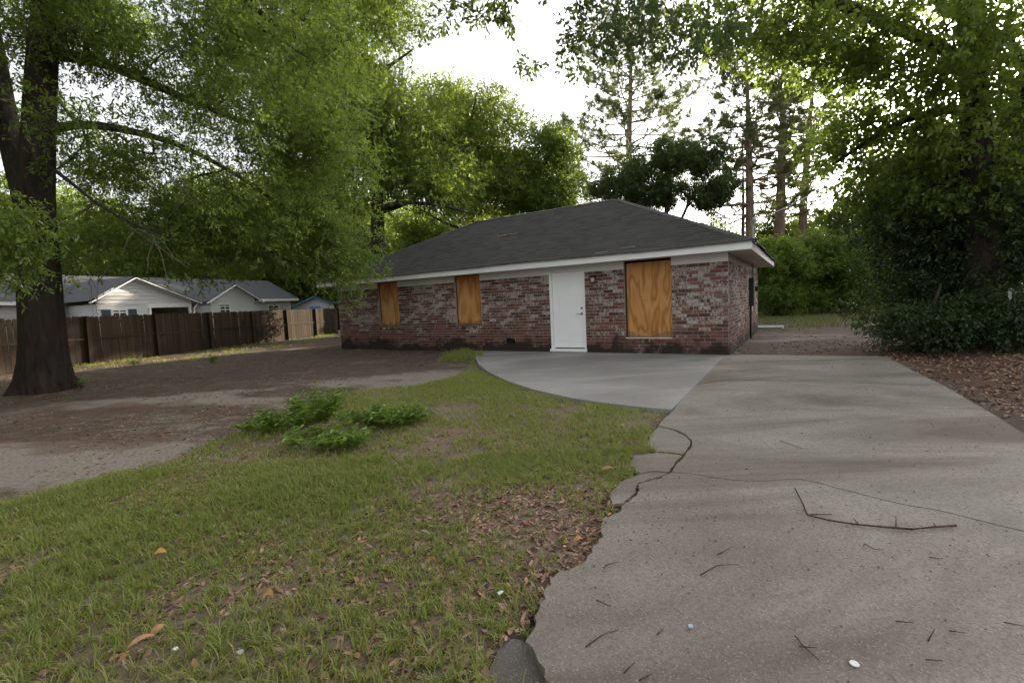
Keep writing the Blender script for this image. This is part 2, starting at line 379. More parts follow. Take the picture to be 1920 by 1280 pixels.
def gz(x, y):
    x = np.asarray(x, float); y = np.asarray(y, float)
    z = .030*(fbm(x*.8, y*.8, 3)-.5) + .018*(fbm(x*4, y*4, 5, 3)-.5)
    rgt = smooth01(0, 2.0, x - drive_x(y)) * smooth01(13, 9, y)
    z = z + .10*rgt
    inl = inpoly(x, y, lawn); d = polydist(x, y, lawn)
    z = z + np.where(inl, .035*smooth01(0, .5, d), 0)
    dc = np.full(np.shape(x), 9.0); con = on_concrete(x, y)
    for q in concrete_all: dc = np.minimum(dc, polydist(x, y, q))
    z = np.where(con, -.06, z*smooth01(0, .35, dc) - .012*smooth01(.25, 0, dc))
    for q in (chunkA, chunkB, chunkC, chunkD):
        z = np.where(inpoly(x, y, q), np.minimum(z, -.05), z)
    w = np.exp(-(((x+2.0)/.9)**2 + ((y-5.35)/.6)**2)); z = z + .10*w          # low mound under the weeds
    return z

# ------------------------------------------------------------------ ground
def axis(lo, hi, a, b, step):
    far = [2, 5, 10, 20, 40, 80, 160]
    return np.concatenate([[a - q for q in far[::-1]], np.arange(a, b, step), [b + q for q in far]])
gx = axis(0, 0, -15.5, 11.5, .085); gy = axis(0, 0, .6, 20.0, .085)
X, Y = np.meshgrid(gx, gy); Z = gz(X, Y)
Z = np.where((X < -16) | (X > 12) | (Y < .3) | (Y > 21), np.where(on_concrete(X, Y), -.06, -.01), Z)
nx, ny = len(gx), len(gy)
idx = np.arange(nx*ny).reshape(ny, nx)
F = np.stack([idx[:-1, :-1], idx[:-1, 1:], idx[1:, 1:], idx[1:, :-1]], -1).reshape(-1, 4)
xf, yf = X.ravel(), Y.ravel()
inl = inpoly(xf, yf, lawn); dl = polydist(xf, yf, lawn)
m_grass = np.where(inl, smooth01(-.1, .35, dl + .5*(fbm(xf*1.5, yf*1.5, 21)-.5)), 0)
sandn = fbm(xf*.55 + yf*.25, yf*1.1, 31, 5)
# pale washed sand: a tongue beside the lawn and a worn strip between oak and patio
s1 = np.exp(-(((xf+4.9)/1.7)**2 + ((yf-4.5)/.75)**2)); s2 = np.exp(-((yf-8.6-.18*(xf+3))/1.0)**2) * smooth01(-9.5, -6, xf) * smooth01(0, -1.5, xf)
s3 = np.exp(-(((xf-8.3)/1.6)**2 + ((yf-13.5)/1.2)**2))
m_sand = np.clip((1.8*s1 + 1.35*s2 + .7*s3) * smooth01(.28, .58, sandn) + .25*smooth01(.55, .7, sandn), 0, 1) * (1-m_grass)
rgt = smooth01(-.25, .5, xf - drive_x(yf) + .4*(fbm(xf*2, yf*2, 44)-.5)) * smooth01(12.5, 10.5, yf)
under = np.clip(rgt + .55*smooth01(.5, .66, fbm(xf*.9, yf*1.3, 51)), 0, 1)
me = mesh_np('ground', np.stack([xf, yf, Z.ravel()], 1), F, None, True)
att = me.attributes.new('cover', 'FLOAT_COLOR', 'POINT')
att.data.foreach_set('color', np.stack([m_grass, m_sand, under, np.ones_like(xf)], 1).astype(np.float32).ravel())
def groundmat():
    t = NT('soil'); p = t.pos()
    c = t.n('ShaderNodeSeparateColor', {0: t.n('ShaderNodeAttribute', attribute_name='cover').outputs['Color']})
    n1 = t.noise(p, 2.5, 6, .65); n2 = t.noise(p, 35, 5, .7)
    col = t.mix(t.ramp(n1, [(.3, 0.0), (.7, 1.0)]), (.066,.046,.035), (.135,.10,.076))
    sm = t.math('ADD', c.outputs[1], t.math('MULTIPLY', t.math('SUBTRACT', t.noise(t.scale(p, (1, 2.6, 1)), 3.2, 6, .75), .5), 2.3))
    col = t.mix(t.ramp(sm, [(.12, 0.0), (.68, .95)]), col, t.mix(n2, (.19,.158,.130), (.31,.27,.228)))
    col = t.mix(t.ramp(t.math('ADD', c.outputs[2], t.math('MULTIPLY', t.math('SUBTRACT', n2, .5), .6)), [(.3, 0.0), (.7, .85)]), col, t.mix(n2, (.06,.035,.026), (.16,.09,.06)))
    col = t.mix(t.math('MULTIPLY', c.outputs[0], .85), col, t.mix(n1, (.16,.118,.08), (.245,.185,.135)))
    col = t.mix(t.ramp(n2, [(.32, .6), (.5, 0.0)]), col, (.045,.032,.025))
    return t.done(t.pbr(col, .95, t.bump(t.math('ADD', n2, t.math('MULTIPLY', t.noise(p, 9, 4), 2)), .7, .02), .15))
me.materials.append(groundmat())
link(bpy.data.objects.new('ground', me), kind='structure', label='bare brown soil with pale sandy patches across the yard')

# ------------------------------------------------------------------ concrete slabs
def slab(name, poly, top, mat, thick=.10, **k):
    bm = bmesh.new(); vs_ = [bm.verts.new((p[0], p[1], top)) for p in poly]
    f = bm.faces.new(vs_); bm.normal_update()
    if f.normal.z < 0: f.normal_flip()
    r = bmesh.ops.extrude_face_region(bm, geom=[f])
    for v in [g for g in r['geom'] if isinstance(g, bmesh.types.BMVert)]: v.co.z -= thick
    bmesh.ops.recalc_face_normals(bm, faces=bm.faces)
    bmesh.ops.triangulate(bm, faces=[q for q in bm.faces if len(q.verts) > 4])
    me = bpy.data.meshes.new(name); bm.to_mesh(me); bm.free(); me.materials.append(mat)
    return link(bpy.data.objects.new(name, me), **k)
drv = empty('driveway', (3, 5, 0), kind='structure', label='cracked grey concrete driveway with a broken left edge')
drv_inv = Matrix.Translation((-3, -5, 0))
for nm, q, top, m in (('concrete_slab', slab_far, ST, 'concrete'), ('concrete_slab', slab_mid, ST-.003, 'concrete'), ('concrete_slab', slab_near, ST-.006, 'concrete'),
                      ('broken_chunk', chunkA, .018, 'concrete'), ('broken_chunk', chunkB, .020, 'concrete'), ('broken_chunk', chunkC, .010, 'concrete'), ('broken_chunk', chunkD, -.02, 'concrete_old')):
    o = slab(nm, q, top, M[m], parent=drv); o.matrix_parent_inverse = drv_inv
slab('patio', patio, ST+.004, M['concrete_patio'], kind='structure', label='pale concrete patio apron with a curved edge at the front door')
slab('back_pad', [HQ(-.75, DEP+.9)[:2], HQ(.3, DEP+.9)[:2], HQ(.3, DEP+2.0)[:2], HQ(-.75, DEP+2.0)[:2]], .09, M['concrete_patio'], .2, kind='structure', label='small concrete pad at the rear corner of the brick house')

# ------------------------------------------------------------------ the brick house
hs_ = empty('brick_house', HA, YAW, label='single storey brick house with dark hip roof and boarded windows', cat='house')
CH, PL = ZB/26, .254                                       # course height and brick pitch
BH, BL, BD = CH-.014, PL-.014, .09
openings = [(10.134, 11.091, .798, 9), (6.754, 7.714, .798, 9), (1.227, 2.369, .398, 9), (3.42, 4.445, .0, 9), (5.62, 5.98, .235, .40)]
brick_list = []                                            # (x centre, z centre, length) on the front
def run_bricks(length, holes):
    out = []
    for c in range(26):
        z0 = c*CH; off = (PL/2 if c % 2 else 0)
        cuts = sorted([(a, b) for a, b, zl, zh in holes if zl < z0+CH*.6 and zh > z0+CH*.4])
        spans = []; s = 0.0
        for a, b in cuts: spans.append((s, a)); s = b
        spans.append((s, length))
        for s0, s1 in spans:
            a = s0 - ((s0+off) % PL)
            while a < s1 - .01:
                l, r = max(a, s0), min(a+PL, s1)
                if r-l > .035: out.append(((l+r)/2, z0+CH/2, r-l-.014))
                a += PL
    return out
def brick_mesh(L):
    return MB().box(-L/2, L/2, 0, BD, -BH/2, BH/2).mesh('brick', M['brick'])
bm_cache = {}
front = run_bricks(LEN, openings)
# the nearest (largest in view) 300 are separate pieces, the rest is one joined part
def vdist(q): return np.linalg.norm(HQ(q[0], 0, q[1]) - np.array([0, 0, EYE]))
front.sort(key=vdist)
for a, z, L in front[:300]:
    key = round(L, 2)
    if key not in bm_cache: bm_cache[key] = brick_mesh(key)
    o = bpy.data.objects.new('brick', bm_cache[key]); o.location = (-a, -.012 + random.uniform(-.003, .002), z)
    o.rotation_euler = (0, random.uniform(-.006, .006), random.uniform(-.008, .008)); link(o, parent=hs_)
mb = MB()
for a, z, L in front[300:]:
    j = random.uniform(-.003, .002); mb.box(-a-L/2, -a+L/2, -.012+j, .05, z-BH/2, z+BH/2)
for a, z, L in run_bricks(DEP, []):                        # right end wall
    j = random.uniform(-.003, .003); mb.box(-.05, .012+j, a-L/2+.02, a+L/2, z-BH/2, z+BH/2)
for a, z, L in run_bricks(DEP, []):                        # left end wall
    j = random.uniform(-.003, .003); mb.box(-LEN-.012+j, -LEN+.05, a-L/2+.02, a+L/2, z-BH/2, z+BH/2)
for a, z, L in run_bricks(LEN, []):
    mb.box(-a-L/2, -a+L/2, DEP-.05, DEP+.012, z-BH/2, z+BH/2)
mb.build('brickwork', M['brick'], parent=hs_, kind='stuff')
# mortar and structure behind the bricks, leaving the openings free
mb = MB(); xs = sorted({0, LEN} | {v for o in openings for v in o[:2]})
for l, r in zip(xs[:-1], xs[1:]):
    hole = [o for o in openings if o[0] <= l+1e-6 and o[1] >= r-1e-6]
    if hole:
        zl, zh = hole[0][2], hole[0][3]
        if zl > 0: mb.box(-r, -l, 0, .2, -.25, zl)
        if zh < ZB: mb.box(-r, -l, 0, .2, zh, ZS)
    else: mb.box(-r, -l, 0, .2, -.25, ZS)
mb.box(-.2, 0, .2, DEP-.2, -.25, ZS); mb.box(-LEN, -LEN+.2, .2, DEP-.2, -.25, ZS); mb.box(-LEN, 0, DEP-.2, DEP, -.25, ZS)
mb.build('wall', M['mortar'], parent=hs_)
MB().box(-5.98, -5.62, .12, .16, .2, .42).build('crawl_vent', M['dark'], parent=hs_)
# eaves: soffit, fascia, frieze boards
x0, x1, y0, y1 = -LEN-OVR, OVR, -OVR, DEP+OVR
MB().box(x0+.02, x1-.02, y0+.02, y1-.02, ZS, ZS+.02).build('soffit', M['soffit'], parent=hs_)
fz0, fz1 = ZS-.012, ZF-.012
MB().box(x0, x1, y0, y0+.022, fz0, fz1).build('fascia', M['white'], parent=hs_)
MB().box(x0, x1, y1-.022, y1, fz0, fz1).build('fascia', M['white'], parent=hs_)
MB().box(x1-.022, x1, y0+.023, y1-.023, fz0, fz1).build('fascia', M['white'], parent=hs_)
MB().box(x0, x0+.022, y0+.023, y1-.023, fz0, fz1).build('fascia', M['white'], parent=hs_)
for l, r in ((0, 1.225), (2.371, 3.42), (3.42, 4.445), (4.445, 6.752), (7.716, 10.132), (11.093, LEN)):
    zb_ = ZB if l != 3.42 else 2.19
    MB().box(-r+.001, -l-.001, -.032, -.002, zb_-.004, ZS-.002).build('frieze_board', M['frieze'], parent=hs_)
# plywood over the windows
for i, (a0, a1, zl, zt) in enumerate(((1.227, 2.369, .398, 2.25), (6.754, 7.714, .798, 2.285), (10.134, 11.091, .798, 2.285))):
    w = a1-a0-.06 if i == 0 else a1-a0-.05
    o = MB().box(-w/2, w/2, 0, .012, 0, zt-zl-.03).build('plywood_board', plymat('plywood_%d' % i, i), parent=hs_)
    o.location = (-(a0+a1)/2 + (.02 if i == 0 else .025), .045, zl+.035)
    MB().box(-a1, -a0, .10, .14, zl, ZS).build('window_recess', M['dark'], parent=hs_)
    fr = MB(); fr.box(-a1+.001, -a1+.03, .06, .10, zl+.03, ZS-.001); fr.box(-a0-.03, -a0-.001, .06, .10, zl+.03, ZS-.001)
    fr.box(-a1+.03, -a0-.03, .06, .10, zl+.03, zl+.06); fr.build('window_frame', M['black_metal'], parent=hs_)
    sl = (MB().box(-a1-.01, -a0+.01, -.03, .10, zl-.018, zl+.022) if i else MB().box(-a1+.002, -a0-.002, -.012, .10, zl+.004, zl+.024)).build('window_sill', M['concrete_old'] if i else M['frieze'], parent=hs_)
    # rowlock bricks of the sill course
    n = int((a1-a0)/.09)
    mb = MB()
    for k in range(n): mb.box(-a1+k*(a1-a0)/n+.004, -a1+(k+1)*(a1-a0)/n-.004, -.022, .04, zl-.10, zl-.02)
    mb.build('sill_bricks', M['brick'], parent=hs_, kind='stuff')
    # football-shaped plugs and knots
    rows = [.50] if i == 0 else ([.26, .80] if i == 1 else [.30, .68])
    for rr in rows:
        for k in range(4 if i == 0 else 6):
            if i == 0 and k == 0: continue
            xx = -w/2 + w*(k+.6)/(4 if i == 0 else 6) + random.uniform(-.03, .03); zz = (zt-zl)*(1-rr) + random.uniform(-.035, .035)
            kn = MB().lathe((0, 0, 0), [(.001, -.045), (.010, -.02), (.012, 0), (.009, .025), (.001, .045)], 6).build('knot', M['bark'], parent=o)
            kn.location = (xx, .001, zz); kn.scale = (.8, .15, random.uniform(.6, 1.1))
# door with frame, sill and handles
dr = MB().box(-4.37, -3.47, .035, .08, .15, 2.165)
dr = dr.build('door', M['white_door'], bevel=.003, parent=hs_)
for pz0, pz1 in ((.28, .82), (.95, 1.15), (1.28, 2.02)):
    for px0, px1 in ((-4.26, -3.97), (-3.87, -3.58)):
        pm = MB(); pm.box(px0, px1, .0325, .036, pz0, pz1); pm.build('door_panel', M['white_door'], bevel=.0015, parent=dr)
fr = MB(); fr.box(-4.444, -4.375, -.03, .10, .12, 2.188); fr.box(-3.465, -3.421, -.02, .10, .12, 2.188); fr.box(-4.375, -3.465, -.02, .10, 2.17, 2.188)
fr.build('door_frame', M['white'], parent=dr)
MB().box(-4.47, -3.40, -.075, .10, .045, .12).build('threshold', M['white'], bevel=.006, parent=dr)
hd = MB(); hd.tube([(-3.54, .035, 1.05), (-3.54, -.03, 1.05)], .014, 8); hd.tube([(-3.535, -.03, 1.05), (-3.67, -.03, 1.045)], [.010, .007], 8)
hd.tube([(-3.54, .034, 1.05), (-3.54, .022, 1.05)], .032, 12); hd.build('door_handle', M['steel'], parent=dr)
MB().tube([(-3.54, .034, 1.2), (-3.54, .005, 1.2)], [.03, .024], 12).build('deadbolt', M['steel'], parent=dr)
# porch lantern beside the door
ln = MB(); ln.tube([(-3.16, -.012, 1.98), (-3.16, -.03, 1.98)], .055, 12); ln.tube([(-3.16, -.03, 1.99), (-3.16, -.09, 2.0)], .012, 6); ln.lathe((-3.16, -.10, 1.96), [(.05, .045), (.06, .02), (.06, 0)], 10)
ln = ln.build('porch_light', M['black_metal'], parent=hs_)
MB().lathe((-3.16, -.10, 1.85), [(.03, 0), (.048, .02), (.052, .08), (.045, .11)], 10).build('lamp_shade', M['lamp_glass'], smooth=True, parent=ln)
# service equipment on the right end wall
mt = MB().box(.013, .14, 4.45, 4.85, 1.0, 1.85).build('breaker_box', M['black_metal'], bevel=.01, parent=hs_)
MB().box(.014, .10, 5.2, 5.5, 1.30, 1.75).build('meter_box', M['grey_box'], bevel=.01, parent=hs_)
MB().tube([(.10, 5.35, 1.52), (.19, 5.35, 1.52)], .08, 14).build('meter_dial', M['glass'], parent=hs_)
MB().tube([(.04, 4.65, .0), (.04, 4.65, 1.0)], .028, 8).build('conduit', M['black_metal'], parent=hs_)
ms = MB(); ms.tube([(.05, 5.35, 1.75), (.05, 5.35, 3.55)], .03, 8); ms.tube([(.05, 5.35, 3.5), (.05, 5.33, 3.62), (.09, 5.25, 3.68), (.16, 5.15, 3.60)], [.04, .06, .065, .035], 8)
ms.build('service_mast', M['grey_box'], parent=hs_)
MB().box(-LEN-.16, -LEN-.014, -.0, .22, .42, .70).build('junction_box', M['grey_box'], bevel=.01, parent=hs_)
# roof
hw = (DEP+2*OVR)/2; rl, rr_ = x0+hw, x1-hw; ym = DEP/2
rf = MB(); E = ZF
rf.add([(x0, y0, E-.03), (x1, y0, E-.03), (x1, y1, E-.03), (x0, y1, E-.03), (rl, ym, RIDGE-.03), (rr_, ym, RIDGE-.03)], [(0, 1, 5, 4), (1, 2, 5), (2, 3, 4, 5), (3, 0, 4), (3, 2, 1, 0)])
rf = rf.build('roof', M['shingle'], parent=hs_, label='dark grey asphalt shingle hip roof with white fascia')
NR = 33
def courses(P0, P1, Q0, Q1, outv, tab=.32, seed=0):
    """eave P0->P1, ridge Q0->Q1"""
    rs = random.Random(seed); P0, P1, Q0, Q1 = [np.array(q, float) for q in (P0, P1, Q0, Q1)]
    outv = np.array(outv, float); n_ = nrm(np.cross(P1-P0, (Q0+Q1)/2-(P0+P1)/2)[None])[0]
    if n_[2] < 0: n_ = -n_
    for r in range(NR):
        v0 = r/NR - (.012 if r == 0 else 0); v1 = min(1, (r+1.25)/NR)
        a0, b0 = P0+(Q0-P0)*v0, P1+(Q1-P1)*v0; a1, b1 = P0+(Q0-P0)*v1, P1+(Q1-P1)*v1
        L = np.linalg.norm(b0-a0); d = (b0-a0)/L; s = -(rs.random())*tab; V = []; Fq = []
        wave = lambda q: .010*math.sin(q*.9+r*.35)+.006*math.sin(q*2.3+seed)
        while s < L:
            e = min(s+tab, L); st = max(s, 0.0)
            if e-st > .03:
                lift = .017 + rs.uniform(-.003, .005); dj = rs.uniform(-.006, .004)*(n_*0) + (Q0+Q1-P0-P1)/np.linalg.norm(Q0+Q1-P0-P1)*rs.uniform(-.006, .006)
                L1 = np.linalg.norm(b1-a1); o1 = float(np.dot(a1-a0, d))
                t0 = min(max(st, o1), o1+L1); t1 = min(max(e, o1), o1+L1); up = a1 - a0 - d*o1
                p0 = a0+d*(st+.003)+n_*(lift+wave(st))+dj; p1 = a0+d*(e-.003)+n_*(lift+wave(e))+dj
                q1 = a0+d*t1+up+n_*(.002+wave(e)); q0 = a0+d*t0+up+n_*(.002+wave(st))
                k = len(V); V += [p0, p1, q1, q0, p0-n_*.02, p1-n_*.02]; Fq += [(k, k+1, k+2, k+3), (k+4, k+5, k+1, k)]
            s += tab
        if V: obj_np('shingle_course', V, Fq, M['shingle'], parent=rf)
courses((x0-.02, y0-.02, E), (x1+.02, y0-.02, E), (rl, ym, RIDGE), (rr_, ym, RIDGE), (0, -1, 0), seed=1)
courses((x1+.02, y0-.02, E), (x1+.02, y1+.02, E), (rr_-.001, ym, RIDGE), (rr_+.001, ym, RIDGE), (1, 0, 0), seed=2)
courses((x0-.02, y1+.02, E), (x0-.02, y0-.02, E), (rl+.001, ym, RIDGE), (rl-.001, ym, RIDGE), (-1, 0, 0), seed=3)
for A_, B_ in (((rl, ym, RIDGE), (rr_, ym, RIDGE)), ((x1, y0, E), (rr_, ym, RIDGE)), ((x0, y0, E), (rl, ym, RIDGE)), ((x1, y1, E), (rr_, ym, RIDGE)), ((x0, y1, E), (rl, ym, RIDGE))):
    A_, B_ = np.array(A_), np.array(B_); d = nrm((B_-A_)[None])[0]; sd = nrm(np.cross(d, (0, 0, 1))[None])[0]; n = int(np.linalg.norm(B_-A_)/.19); mb = MB()
    for k in range(n):
        p = A_+(B_-A_)*k/n; q = A_+(B_-A_)*(k+1.25)/n; j = random.uniform(-.004, .006)
        dr_ = np.array([0, 0, -.05 if abs(d[2]) < .01 else -.035])
        V = [p+sd*.13+dr_+(0, 0, .03+j), p+(0, 0, .042+j), p-sd*.13+dr_+(0, 0, .03+j), q+sd*.13+dr_+(0, 0, .018), q+(0, 0, .026), q-sd*.13+dr_+(0, 0, .018)]
        mb.add(V, [(0, 1, 4, 3), (1, 2, 5, 4), (0, 2, 1)])
    mb.build('ridge_cap', M['shingle'], parent=rf)
slope = (RIDGE-E)/hw
def onroof(a, up_):   # point on the front slope, a along the front, up_ metres up-slope (plan)
    return np.array([-a, y0+up_, E+slope*up_+.02])
for a, up_, w, h in ((2.95, .06, .34, .10), (4.05, .12, .30, .07), (2.35, .2, .36, .06), (4.9, .02, .26, .05)):   # torn tabs near the eave
    p = onroof(a, up_); sl_ = np.array([0, 1, slope]); mb = MB()
    mb.add([p, p+(w, 0, .006), p+(w*.95, 0, 0)+sl_*h, p+(.03, 0, 0)+sl_*h*.8], [(0, 1, 2, 3)]); mb.build('torn_shingle', M['felt'], parent=rf)

# ------------------------------------------------------------------ the picket fence
fe = empty('wood_fence', (FP0[0], FP0[1], 0), math.atan2(FD[1], FD[0]), label='weathered brown wooden picket fence along the left side of the yard', cat='fence')
FH = 1.60                                                   # local x runs along the fence, +y is the neighbour's side
NP = 8; XS = -2*2.44
for k in range(-2, NP):
    lean = .035 if k == 0 else random.uniform(-.01, .012)
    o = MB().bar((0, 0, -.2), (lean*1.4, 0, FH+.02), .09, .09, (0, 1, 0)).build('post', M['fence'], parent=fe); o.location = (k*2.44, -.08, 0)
for k in range(-2, NP-1):
    for z in (.18, .84, 1.42):
        j = random.uniform(-.02, .02); yr = -.040 if z == .84 else .030
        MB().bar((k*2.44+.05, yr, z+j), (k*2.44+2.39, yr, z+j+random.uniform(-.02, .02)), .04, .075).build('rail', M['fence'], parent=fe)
pw = .14; x = XS; pk = []
for v in range(4):
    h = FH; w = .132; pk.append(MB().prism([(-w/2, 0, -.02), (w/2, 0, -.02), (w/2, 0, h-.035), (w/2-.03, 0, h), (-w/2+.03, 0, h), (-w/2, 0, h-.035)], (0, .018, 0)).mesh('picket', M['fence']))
i = 0
while x < (NP-1)*2.44:
    if not (-.22 < x < -.10):
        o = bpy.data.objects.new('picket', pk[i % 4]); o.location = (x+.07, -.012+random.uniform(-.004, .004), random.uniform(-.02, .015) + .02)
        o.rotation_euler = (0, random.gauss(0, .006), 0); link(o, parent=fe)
    x += pw + (random.uniform(.004, .014) if random.random() < .15 else random.uniform(-.003, .004)); i += 1

# ------------------------------------------------------------------ neighbour's white house and shed
ND = nrm(np.array([[.43, .90]]))[0]; NNm = np.array([ND[1], -ND[0]])           # wall line runs away; the wall faces the fence
def on_plane(px, py, P0, nn):
    d = ray(px, py); o = np.array([0, 0, EYE]); P0 = np.array([P0[0], P0[1], 0]); nn3 = np.array([nn[0], nn[1], 0])
    return o + d*(((P0-o)@nn3)/(d@nn3))
N0 = at(245, 560, 24.6)[:2]
nb = empty('white_house', (N0[0], N0[1], 0), math.atan2(ND[1], ND[0]), label='white clapboard house with two gables and blue shutters behind the fence', cat='house')
def nl(px, py, off=0.0):      # pixel -> local (s along wall, z) on the wall plane shifted by off towards the fence
    p = on_plane(px, py, N0+NNm*off, NNm); v = p[:2]-N0; return float(v@ND), float(p[2])
def siding(mb, x0, x1, y, z0, z1, top=None, step=.19):
    z = z0
    while z < z1:
        e = min(z+step, z1)
        a, b = x0, x1
        if top is not None:
            zz = e
            a = max(x0, top(zz)[0]); b = min(x1, top(zz)[1])
            if b-a < .05: break
        mb.add([(a, y-.045, z), (b, y-.045, z), (b, y-.002, e), (a, y-.002, e), (a, y, z), (b, y, z)], [(0, 1, 2, 3), (4, 5, 1, 0)])
        z = e
s_l, zl_ = nl(178, 557); s_ap, zap = nl(246, 520); s_r, zr_ = nl(358, 563); zev = 2.55
pitchL = (zap-zl_)/(s_ap-s_l); pitchR = (zap-zr_)/(s_r-s_ap)
gtop = lambda z: (s_ap-(zap-z)/pitchL, s_ap+(zap-z)/pitchR)
# local: x along the wall, y negative towards the fence
porch = s_r - nl(277, 575)[0]; zp = zr_-.12
w = MB(); siding(w, s_l, s_r-porch, 0, .3, zp); siding(w, s_l, s_r, 0, zp, zap, gtop)
w.add([(s_l, .004, 0), (s_r-porch, .004, 0), (s_r-porch, .004, zp), (s_l, .004, zp)], [(0, 1, 2, 3)]); w.add([(s_l, .004, zp), (s_r, .004, zp), (s_r, .004, zr_), (s_ap, .004, zap), (s_l, .004, zl_)], [(0, 1, 2, 3, 4)])
w.build('siding_wall', M['white_siding'], parent=nb)
# rear block that both gables grow out of, porch recess and second gable
s2l, _ = nl(393, 560, -1.2); s2a = nl(434, 532, -1.2)[0]; s2r = 2*s2a-s2l; s_end = nl(545, 575, -3.2)[0]
b = MB(); b.box(s_l-9, s_end, 3.2, 9, 0, zev); b.box(s_l+.02, s_r-porch-.02, .02, 3.2, 0, zp-.01)
b.build('rear_wall', M['white_siding'], parent=nb)
MB().box(s_r-porch+.02, s_r+1.0, 1.9, 2.0, 0, zp-.02).build('porch_wall', M['bark'], parent=nb); MB().box(s_r-porch-.02, s_r-porch+.02, .13, 1.9, 0, zp-.02).build('porch_wall', M['white_siding'], parent=nb); MB().box(s_r-porch, s_r, .14, 1.95, zp-.016, zp-.004).build('porch_ceiling', M['soffit'], parent=nb)  # porch back wall is dark brown to paint in the porch's shade
for xx in (s_r-.08, s_r-porch+.10): MB().box(xx-.06, xx+.06, .0, .12, 0, zp-.002).build('porch_post', M['white'], parent=nb)
MB().box(s_r-porch, s_r, -.01, .13, zp-.25, zp-.003).build('porch_beam', M['white'], parent=nb)
w = MB(); z2a = zev + (s2a-s2l)*.60
g2 = lambda z: (s2a-(s2a-s2l)*(z2a-z)/(z2a-zev), s2a+(s2a-s2l)*(z2a-z)/(z2a-zev)) if z > zev else (s2l, s2r)
siding(w, s2l, s2r, 1.2, .3, zev); siding(w, s2l, s2r, 1.2, zev, z2a, g2); w.box(s2l, s2r, 1.2, 3.4, 0, zev); w.add([(s2l, 1.2, zev), (s2r, 1.2, zev), (s2a, 1.2, z2a)], [(0, 1, 2)])
w.build('siding_wall', M['white_siding'], parent=nb)
for xa, xb in ((s2r, s_end), (s_l-9, s_l), (s_r, s2l)):
    if xb-xa > .1: w = MB(); siding(w, xa, xb, 3.2, .3, zev); w.build('siding_wall', M['white_siding'], parent=nb)
r = MB(); o_ = .4
gables = ((s_ap, s_l-.4, zap-pitchL*(s_ap-s_l+.4), s_r+.35, zap-pitchR*(s_r-s_ap+.35), zap, -.35), (s2a, s2l-.4, z2a-(z2a-zev)/(s2a-s2l)*(s2a-s2l+.4), s2r+.4, z2a-(z2a-zev)/(s2a-s2l)*(s2a-s2l+.4), z2a, .85))
for c, xa, za_, xb, zb_, za, yf in gables:
    r.add([(xa, yf, za_+.06), (c, yf, za+.06), (xb, yf, zb_+.06), (xa, 6, za_+.06), (c, 6, za+.06), (xb, 6, zb_+.06)], [(0, 1, 4, 3), (1, 2, 5, 4)])
zr = 4.15
r.add([(s_l-9.5, 2.7, zev+.0), (s_end+.4, 2.7, zev+.0), (s_end+.4, 6.1, zr), (s_l-9.5, 6.1, zr), (s_end+.4, 9.5, zev), (s_l-9.5, 9.5, zev)], [(0, 1, 2, 3), (3, 2, 4, 5)])
r = r.build('roof', M['shingle_grey'], parent=nb)
for c, xa, za_, xb, zb_, za, yf in gables:
    MB().bar((xa, yf-.02, za_-.05), (c-.01, yf-.02, za-.05), .04, .20, (0, 1, 0)).build('barge_board', M['white'], parent=nb); MB().bar((c+.01, yf-.02, za-.05), (xb, yf-.02, zb_-.05), .04, .20, (0, 1, 0)).build('barge_board', M['white'], parent=nb)
MB().box(s2r+.1, s_end+.3, 2.62, 2.68, zev-.16, zev).build('gutter', M['white'], parent=nb)
MB().box(s_l-9.4, s_l-.45, 2.62, 2.68, zev-.16, zev).build('gutter', M['white'], parent=nb)
MB().tube([(s_r+.25, -.2, zp-.05), (s_r+.1, -.05, zp-.35), (s_r+.1, -.05, .1)], .045, 8).build('downspout', M['white'], parent=nb)
def win(cx, wd, y, zlo, zhi, sh=True):
    g = MB().box(cx-wd/2, cx+wd/2, y-.03, y-.02, zlo, zhi).build('window', M['glass'], parent=nb)
    f = MB()
    for a_, b_ in ((cx-wd/2-.07, cx-wd/2), (cx+wd/2, cx+wd/2+.07), (cx-.02, cx+.02)): f.box(a_, b_, y-.05, y-.018, zlo-.07, zhi+.07)
    f.box(cx-wd/2, cx+wd/2, y-.05, y-.018, zhi, zhi+.07); f.box(cx-wd/2, cx+wd/2, y-.05, y-.018, zlo-.07, zlo); f.box(cx-wd/2, cx+wd/2, y-.045, y-.018, (zlo+zhi)/2-.02, (zlo+zhi)/2+.02)
    f.build('window_frame', M['white'], parent=g)
    if sh:
        for sg in (-1, 1): MB().box(cx+sg*(wd/2+.30)-.19, cx+sg*(wd/2+.30)+.19, y-.045, y-.017, zlo-.05, zhi+.05).build('shutter', M['shutter'], parent=nb)
win(nl(224, 590)[0], .55, 0, .9, 1.95)
win(nl(421, 575, -1.2)[0], .6, 1.2, 1.0, 2.15, False); win(nl(512, 575, -3.2)[0], .8, 3.2, 1.0, 2.1, False); win(nl(150, 575, -3.2)[0]-.4, .9, 3.2, .9, 2.0)

